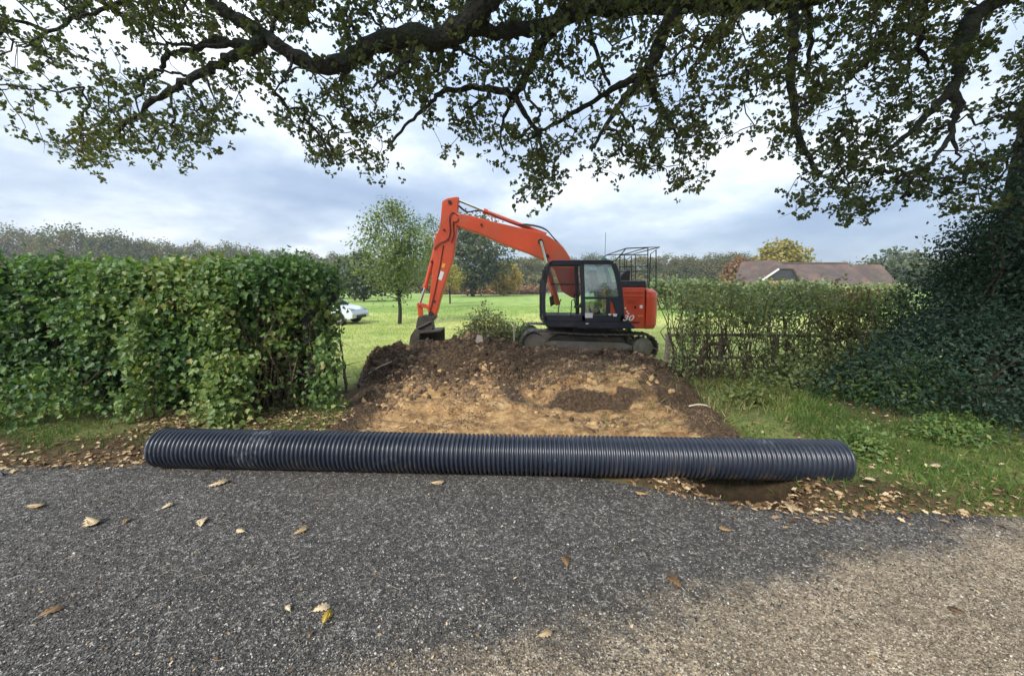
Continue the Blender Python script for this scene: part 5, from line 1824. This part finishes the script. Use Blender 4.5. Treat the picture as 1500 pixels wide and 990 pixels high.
# ------------------------------------------------------------------ trees and buildings of the field
def make_tree(name, base, h, cw, trunk_h, n, per, leaf, mat, T=CLUMP, seed=1, shape=1.0, trunk_r=None, spread=.5, hollow=.5, droop=.2, dens_gap=.36, twigs=0):
    """tapered trunk, limbs, and a crown of clusters with gaps."""
    rs = np.random.default_rng(seed)
    root = empty(name, base)
    tr = trunk_r or h * .022
    ch = h - trunk_h
    u = rs.normal(size=(n * 2, 3)); u /= np.linalg.norm(u, axis=1, keepdims=True)
    u *= (1 - rs.random((n * 2, 1)) ** 1.5 * hollow)
    nse = 1 + fbm(u[:, 0] * 1.6 + seed, u[:, 2] * 1.6 + u[:, 1], seed * 3, 4)[:, None] * .8
    C = u * np.array([cw / 2, cw / 2, ch / 2]) * nse
    tz = (C[:, 2] + ch / 2) / ch
    C[:, :2] *= np.interp(tz, [0, .25, .6, 1.0], [.75, 1.05, .92, .55 * shape + .15])[:, None]
    C[:, 2] += trunk_h + ch / 2
    k = vnoise(C[:, 0] / cw * 9 + 7, C[:, 2] / ch * 9 + C[:, 1] / cw * 4, seed + 5) > dens_gap
    C = C[k][:n]
    hv = np.clip(rs.random() * .3 + .3 + fbm(C[:, 0] / cw * 5, C[:, 2] / ch * 5, seed + 9, 3) * 1.3, 0, 1)
    leaf_mesh('crown', C, per, spread, leaf, T, mat, root, out=unit(C - np.array([0, 0, trunk_h + ch * .4])), out_w=.6, up_w=.5, droop=droop, var=hv)
    mb = MB()
    top = trunk_h + ch * .75
    pts = [Vector((0, 0, -.2))] + [Vector((rs.normal() * tr * .6, rs.normal() * tr * .6, top * t)) for t in (.15, .35, .55, .75)] + [Vector((0, 0, top))]
    mb.tube(bez(pts, 3), list(np.linspace(tr * 1.25, tr * .25, 16)), 8)
    for i in range(10 + twigs):
        e = Vector(C[rs.integers(len(C))])
        s = Vector((0, 0, rs.uniform(trunk_h * .8, max(e.z * .85, trunk_h))))
        m = s.lerp(e, .5) + Vector((0, 0, .08 * ch * rs.normal() * .5))
        mb.tube([s, m, e], [tr * .4, tr * .25, tr * .08], 5)
    mb.build('trunk', M['bark'], root)
    return root


def gz(x, y):
    return float(surf_h(x, y))


def field_tree(px_, base_py_Y, top_py, width_px, trunk_frac, name, label, mat, n=260, per=10, leaf=None, **kw):
    Yd = base_py_Y
    q = P(px_, top_py, Yd)
    z0 = gz(q.x, Yd)
    h = q.z - z0
    cw = width_px / FPX * Yd
    t = make_tree(name, (q.x, Yd, z0), h, cw, h * trunk_frac, n, per, leaf or cw * .036, mat, spread=cw * .05, **kw)
    return tag(t, label, 'tree')


field_tree(578, 19, 298, 122, .26, 'young_tree', 'young leafy tree standing between the white car and the excavator arm', M['ash_leaf'], 700, 12, .15, T=SIMPLE, seed=3, hollow=.85, dens_gap=.46, trunk_r=.085, shape=.3, twigs=24)
field_tree(692, 72, 316, 108, .12, 'oak_tree', 'big dark green oak at the far side of the field behind the boom', M['field_oak_leaf'], 640, 13, .45, seed=5, dens_gap=.44, twigs=14)
field_tree(632, 34, 318, 60, .25, 'young_tree', 'leafy tree half hidden behind the top of the excavator arm', M['ash_leaf'], 380, 10, .2, T=SIMPLE, seed=8, hollow=.8, trunk_r=.1)
field_tree(658, 42, 385, 52, .3, 'small_tree', 'small yellow green tree seen right of the excavator arm', M['olive_leaf'], 200, 10, .22, T=SIMPLE, seed=9, trunk_r=.08)
field_tree(738, 80, 384, 46, .08, 'small_tree', 'bright golden yellow small tree beyond the field', M['yellow_leaf'], 240, 10, .5, seed=10)
field_tree(1145, 72, 350, 66, .2, 'tall_tree', 'yellow autumn tree rising behind the tiled roof', M['olive_leaf'], 380, 11, .5, seed=11, dens_gap=.33)
field_tree(1086, 66, 378, 46, .15, 'small_tree', 'orange brown bushy tree left of the tiled roof', M['brown_leaf'], 240, 10, .45, seed=12)
field_tree(530, 48, 372, 70, .1, 'small_tree', 'dark rounded tree behind the white car', M['field_oak_leaf'], 260, 10, .38, seed=13)
field_tree(1310, 60, 374, 90, .15, 'small_tree', 'dull green tree behind the right end of the tiled roof', M['field_oak_leaf'], 260, 10, .5, seed=14)

# far woods: individual crowns, each a tree, over a mass of wood behind
protos = []
for i in range(5):
    t = make_tree('far_tree', (0, 0, 0), 13.0, 15.0, .6, 620, 20, .33, M['far_leaf'], seed=20 + i, spread=.5, trunk_r=.35, dens_gap=.14, hollow=.35)
    protos.append(t)
FAR = [  # photo x, top y, distance, relative width
    (15, 333, 120, 1.1), (62, 348, 128, 1.0), (108, 335, 112, 1.25), (168, 338, 114, 1.2), (205, 350, 125, .9), (238, 354, 122, 1.0), (285, 357, 130, 1.1), (330, 358, 128, 1.0), (372, 362, 135, 1.1),
    (415, 366, 135, 1.0), (452, 370, 138, 1.0), (490, 372, 140, 1.0), (525, 372, 138, 1.0), (565, 374, 140, 1.1), (610, 376, 140, 1.0), (655, 378, 138, 1.0), (720, 384, 140, .9), (-40, 338, 116, 1.2), (-90, 345, 120, 1.2),
    (765, 376, 120, 1.2), (792, 374, 126, 1.0), (830, 376, 130, 1.1), (870, 374, 128, 1.0), (905, 376, 126, 1.0), (940, 374, 124, 1.1), (975, 374, 124, 1.1), (1008, 376, 122, 1.1), (1042, 374, 120, 1.1), (1075, 369, 118, 1.1), (1100, 376, 125, 1.0),
    (1200, 384, 140, 1.0), (1240, 385, 142, 1.0), (1275, 384, 138, 1.0), (1335, 378, 130, 1.1), (1375, 376, 130, 1.1), (1430, 372, 128, 1.2), (1500, 370, 125, 1.2), (1560, 370, 125, 1.2)]
FAR_LABEL = {15: 'far tree rising highest above the hedge at the left border', 108: 'broad domed far tree, widest crown above the left half of the hedge',
             168: 'domed russet far tree just right of the widest far crown', 765: 'tallest far tree seen between the boom and the cab roof',
             1075: 'far tree standing above the orange bush left of the tiled roof', 1008: 'far tree midway between the guard rail and the orange bush',
             1335: 'far tree showing above the right end of the tiled roof'}
for i, (x, y, Yd, wd) in enumerate(FAR):
    o = protos[i] if i < len(protos) else copy_tree(protos[i % len(protos)])
    q = P(x, y, Yd)
    z0 = gz(q.x, Yd)
    hh = (q.z - z0)
    o.location = (q.x, Yd, z0 - .2)
    s = 1.0 * hh / 13.0
    o.scale = (wd * 1.05, wd * 1.05, s)
    o.rotation_euler = (0, 0, random.uniform(0, 6.28))
    left = x < 740
    tag(o, FAR_LABEL.get(x) or ('hazy olive and russet tree in the wood along the left horizon' if left else 'hazy grey green tree in the wood along the right horizon'), 'tree',
        'trees of the left wood' if left else 'trees of the right wood')


def hedge_line(name, label, xa, xb, Yd, h, dep, n, leaf, mat, kind=None, cat='hedge'):
    xs = rng.uniform(xa, xb, n)
    t = rng.random(n) ** .6
    ys_ = Yd + rng.uniform(-dep / 2, dep / 2, n)
    hz = h * (1 + fbm(xs * .6, xs * 0, 601, 4) * .5)
    C = np.stack([xs, ys_, surf_h(xs, ys_) + .05 + hz * t], -1)
    o = leaf_mesh(name, C, 8, leaf * .9, leaf, CLUMP, mat, None, out=np.tile([0, -1, .6], (n, 1)), var=np.clip(.45 + fbm(xs * .5, C[:, 2], 603, 3) * 1.2, 0, 1))
    tag(o, label, cat if not kind else None, kind=kind)
    return o


hedge_line('far_wood', 'mass of wood behind the separate far trees', -240, 240, 155, 7.0, 20, 7000, .9, M['far_leaf'], 'stuff')
hedge_line('field_hedge', 'clipped green hedge at the far field edge behind the counterweight', P(955, 420, 31).x, P(1330, 420, 31).x, 31, 1.95, 1.2, 1500, .2, M['thorn_leaf'])
hedge_line('field_hedge', 'dark bushy hedge across the field behind the white car', P(-300, 420, 60).x, P(545, 420, 60).x, 60, 3.6, 3, 1500, .5, M['field_oak_leaf'])
hedge_line('field_hedge', 'low reddish brown hedge along the far edge of the open field', P(640, 420, 90).x, P(800, 420, 90).x, 90, 1.3, 2, 420, .5, M['brown_leaf'])
hedge_line('field_hedge', 'dull green scrub beyond the brown far hedge', P(560, 420, 104).x, P(980, 420, 104).x, 104, 3.4, 3, 700, .8, M['far_leaf'])


# ---- tiled house
def house():
    Y0 = 44.0
    org = Vector((P(1200, 410, Y0).x, Y0, gz(P(1200, 410, Y0).x, Y0)))
    root = empty('tiled_house', org, label='low red tiled house with a dark boarded gable behind the right hedge', cat='house')
    X = lambda px_: P(px_, 400, Y0).x
    Z = lambda py_: P(1150, py_, Y0).z
    zr, ze = Z(389), Z(418)
    g = org.z
    # main range, ridge along x
    xa, xb = X(1168), X(1300)
    d0, d1, dr = Y0 + 1.2, Y0 + 9.0, Y0 + 5.0
    zr = Z(386) + .3
    MB().box(xa, xb, d0 + .3, d1 - .3, g - .1, ze).build('wall', M['brick'], root, org)
    hr = MB()

    def slab(q, t=.14):
        V = [Vector(v) for v in q]
        n = (V[1] - V[0]).cross(V[2] - V[0]).normalized() * t
        k = len(V)
        hr.add(V + [v - n for v in V], [tuple(range(k)), tuple(range(2 * k - 1, k - 1, -1))] + [(i, i + k, (i + 1) % k + k, (i + 1) % k) for i in range(k)])
    slab([(xa - 2.5, d0 - .2, ze - .1), (xb, d0 - .2, ze - .1), (xb - .4, dr, zr), (xa - 2.5, dr, zr)])
    slab([(xa - 2.5, dr, zr), (xb - .4, dr, zr), (xb, d1 + .2, ze - .1), (xa - 2.5, d1 + .2, ze - .1)])
    ro = hr.build('roof', M['tiles'], root, org)
    MB().tube([(xa - 2.5, dr, zr + .03), (xb - .4, dr, zr + .03)], .11, 8).build('ridge', M['tiles'], ro, org)
    # right lower range
    hr = MB()
    xc = X(1300); xd = X(1350)
    MB().box(xc, xd, d0 + 1.3, d1 - 1, g - .1, ze - .1).build('wall', M['brick'], root, org)
    slab([(xc, d0 + .8, ze - .15), (xd, d0 + .8, ze - .15), (xd, dr, zr - .15), (xc, dr, zr - .15)])
    slab([(xc, dr, zr - .15), (xd, dr, zr - .15), (xd, d1, ze - .15), (xc, d1, ze - .15)])
    hr.build('roof', M['tiles'], root, org)
    # cross wing with half-hipped boarded gable towards the camera
    xl, xr_ = X(1116), X(1171)
    xm0, xm1 = X(1140), X(1161)
    yf_ = Y0
    zt = Z(394)
    zw = Z(410)
    MB().box(xl + .25, xr_ - .15, yf_ + .25, d1 - 1, g - .1, zw).build('wall', M['brick'], root, org)
    gp = [(xl + .1, zw), (xr_ - .1, zw), (xm1 + .55, Z(398)), (xm1, zt), (xm0, zt)]
    go = MB().prism(gp, yf_ + .15, yf_ + .30).build('gable', M['boarding'], root, org)
    for k in range(7):
        z = zw + (zt - zw) * (k + .5) / 7.2
        f_ = (k + .5) / 7.2
        MB().box(xl + .35 + (xm0 - xl - .1) * f_, xr_ - .4 - (xr_ - xm1 - .2) * f_ * .9, yf_ + .11, yf_ + .15, z - .05, z + .04).build('board', M['boarding'], go, org)
    hr = MB()
    xmid = (xm0 + xm1) / 2
    slab([(X(1085), yf_ + .1 + 1.5, ze), (xl - .1, yf_, zw - .15), (xm0, yf_, zt + .05), (xmid, yf_ + 2.2, zr + .25), (X(1122), yf_ + 4.8, zr + .2)])
    slab([(xm0, yf_ - .02, zt + .05), (xm1, yf_ - .02, zt + .05), (xmid, yf_ + 2.2, zr + .25)])
    slab([(xr_ + .1, yf_, zw - .15), (xr_ + .1, d1, zw), (xmid, d1 - 2, zr + .25), (xmid, yf_ + 2.2, zr + .25), (xm1, yf_, zt + .05)])
    hr.build('roof', M['tiles'], root, org)
    bb_ = MB()
    bb_.bar((xl - .15, yf_ - .06, zw - .2), (xm0, yf_ - .06, zt), .06, .2, (0, 0, 1))
    bb_.build('barge_board', M['bargeboard'], root, org)
    MB().bar((xr_ + .1, yf_ - .06, zw - .2), (xm1, yf_ - .06, zt), .06, .14, (0, 0, 1)).build('barge_board', M['boarding'], root, org)


house()


# ---- white car half hidden behind the hedge end
def car():
    Yd = 18.6
    q = P(522, 474, Yd)
    xF, zg = q.x, gz(q.x, Yd)
    root = empty('white_car', (xF - 1.9, Yd + .85, zg), label='white hatchback car parked on the grass behind the hedge end', cat='car')
    root.rotation_euler = (0, 0, R(-6))
    L = 3.8
    prof = [(1.9, .30), (1.93, .52), (1.80, .72), (1.35, .86), (.95, .93), (.35, 1.38), (-.2, 1.47), (-1.1, 1.44), (-1.65, 1.18), (-1.85, .9), (-1.9, .35), (-1.5, .22), (1.5, .22)]
    n = len(prof)
    V, F = [], []
    for y, ins in ((-.84, .0), (-.80, .03), (.80, .03), (.84, .0)):
        for x, z in prof:
            tum = .16 * max(0, (z - .88)) / .6
            V.append((x * (1 - (.02 if abs(y) > .82 else 0)), y - math.copysign(tum, y) * 1.0, z))
    for r_ in range(3):
        for k in range(n):
            k2 = (k + 1) % n
            F.append((r_ * n + k, r_ * n + k2, (r_ + 1) * n + k2, (r_ + 1) * n + k))
    F.append(tuple(range(n - 1, -1, -1))); F.append(tuple(range(3 * n, 4 * n)))
    MB().add(V, F).build('body', M['car'], root, bevel=.05, seg=3)
    gm = solid('car glass', (.02, .03, .035), .08, var=.1)
    for s in (-1, 1):
        w1 = [(.78, .95), (.28, 1.33), (-.15, 1.39), (-.20, .95)]
        w2 = [(-.28, .95), (-.26, 1.39), (-1.0, 1.37), (-1.35, 1.15), (-1.4, .95)]
        for wn in (w1, w2):
            m = MB().add([(x, s * (.855 - .16 * max(0, z - .88) / .6), z) for x, z in wn], [tuple(range(len(wn)))[::s]])
            m.build('side_window', gm, root)
    m = MB().add([(.98, -.66, .95), (.98, .66, .95), (.40, .56, 1.365), (.40, -.56, 1.365)], [(0, 1, 2, 3)])
    m.build('windscreen', gm, root)
    for sx in (1.2, -1.2):
        for s in (-1, 1):
            wl_ = MB().tube([(sx, s * .66, .31), (sx, s * .87, .31)], .31, 22).build('wheel', M['black'], root, bevel=.02)
            MB().tube([(sx, s * .80, .31), (sx, s * .885, .31)], .19, 16).build('rim', M['mud_grey'], wl_)
    for s in (-1, 1):
        MB().prism([(1.62, .66), (1.86, .60), (1.80, .74), (1.60, .80)], s * .62 - .17, s * .62 + .23 * (1 if s < 0 else .8)).build('headlight', M['glass'], root, bevel=.02)
    MB().box(1.90, 1.955, -.45, .45, .30, .44).build('grille', M['black'], root, bevel=.01)


car()

print('tris about', sum(sum(len(p.vertices) - 2 for p in o.data.polygons) if len(o.data.polygons) < 4000 else len(o.data.polygons) * 2 for o in S.objects if o.type == 'MESH'))


# ------------------------------------------------------------------ thin autumn haze
hm = bpy.data.materials.new('autumn haze')
hm.use_nodes = True
hm.node_tree.nodes.clear()
ht = NT(hm.node_tree)
hv_ = ht.n('ShaderNodeVolumePrincipled')
hv_.inputs['Color'].default_value = (.86, .92, 1.0, 1)
hv_.inputs['Density'].default_value = .0006
hv_.inputs['Anisotropy'].default_value = .2
ho = ht.n('ShaderNodeOutputMaterial')
ht.l(hv_, 0, ho, 'Volume')
MB().box(-260, 260, -45, 185, -2.2, 24).build('haze', hm, kind='stuff', label='thin pale autumn haze over the field and woods')
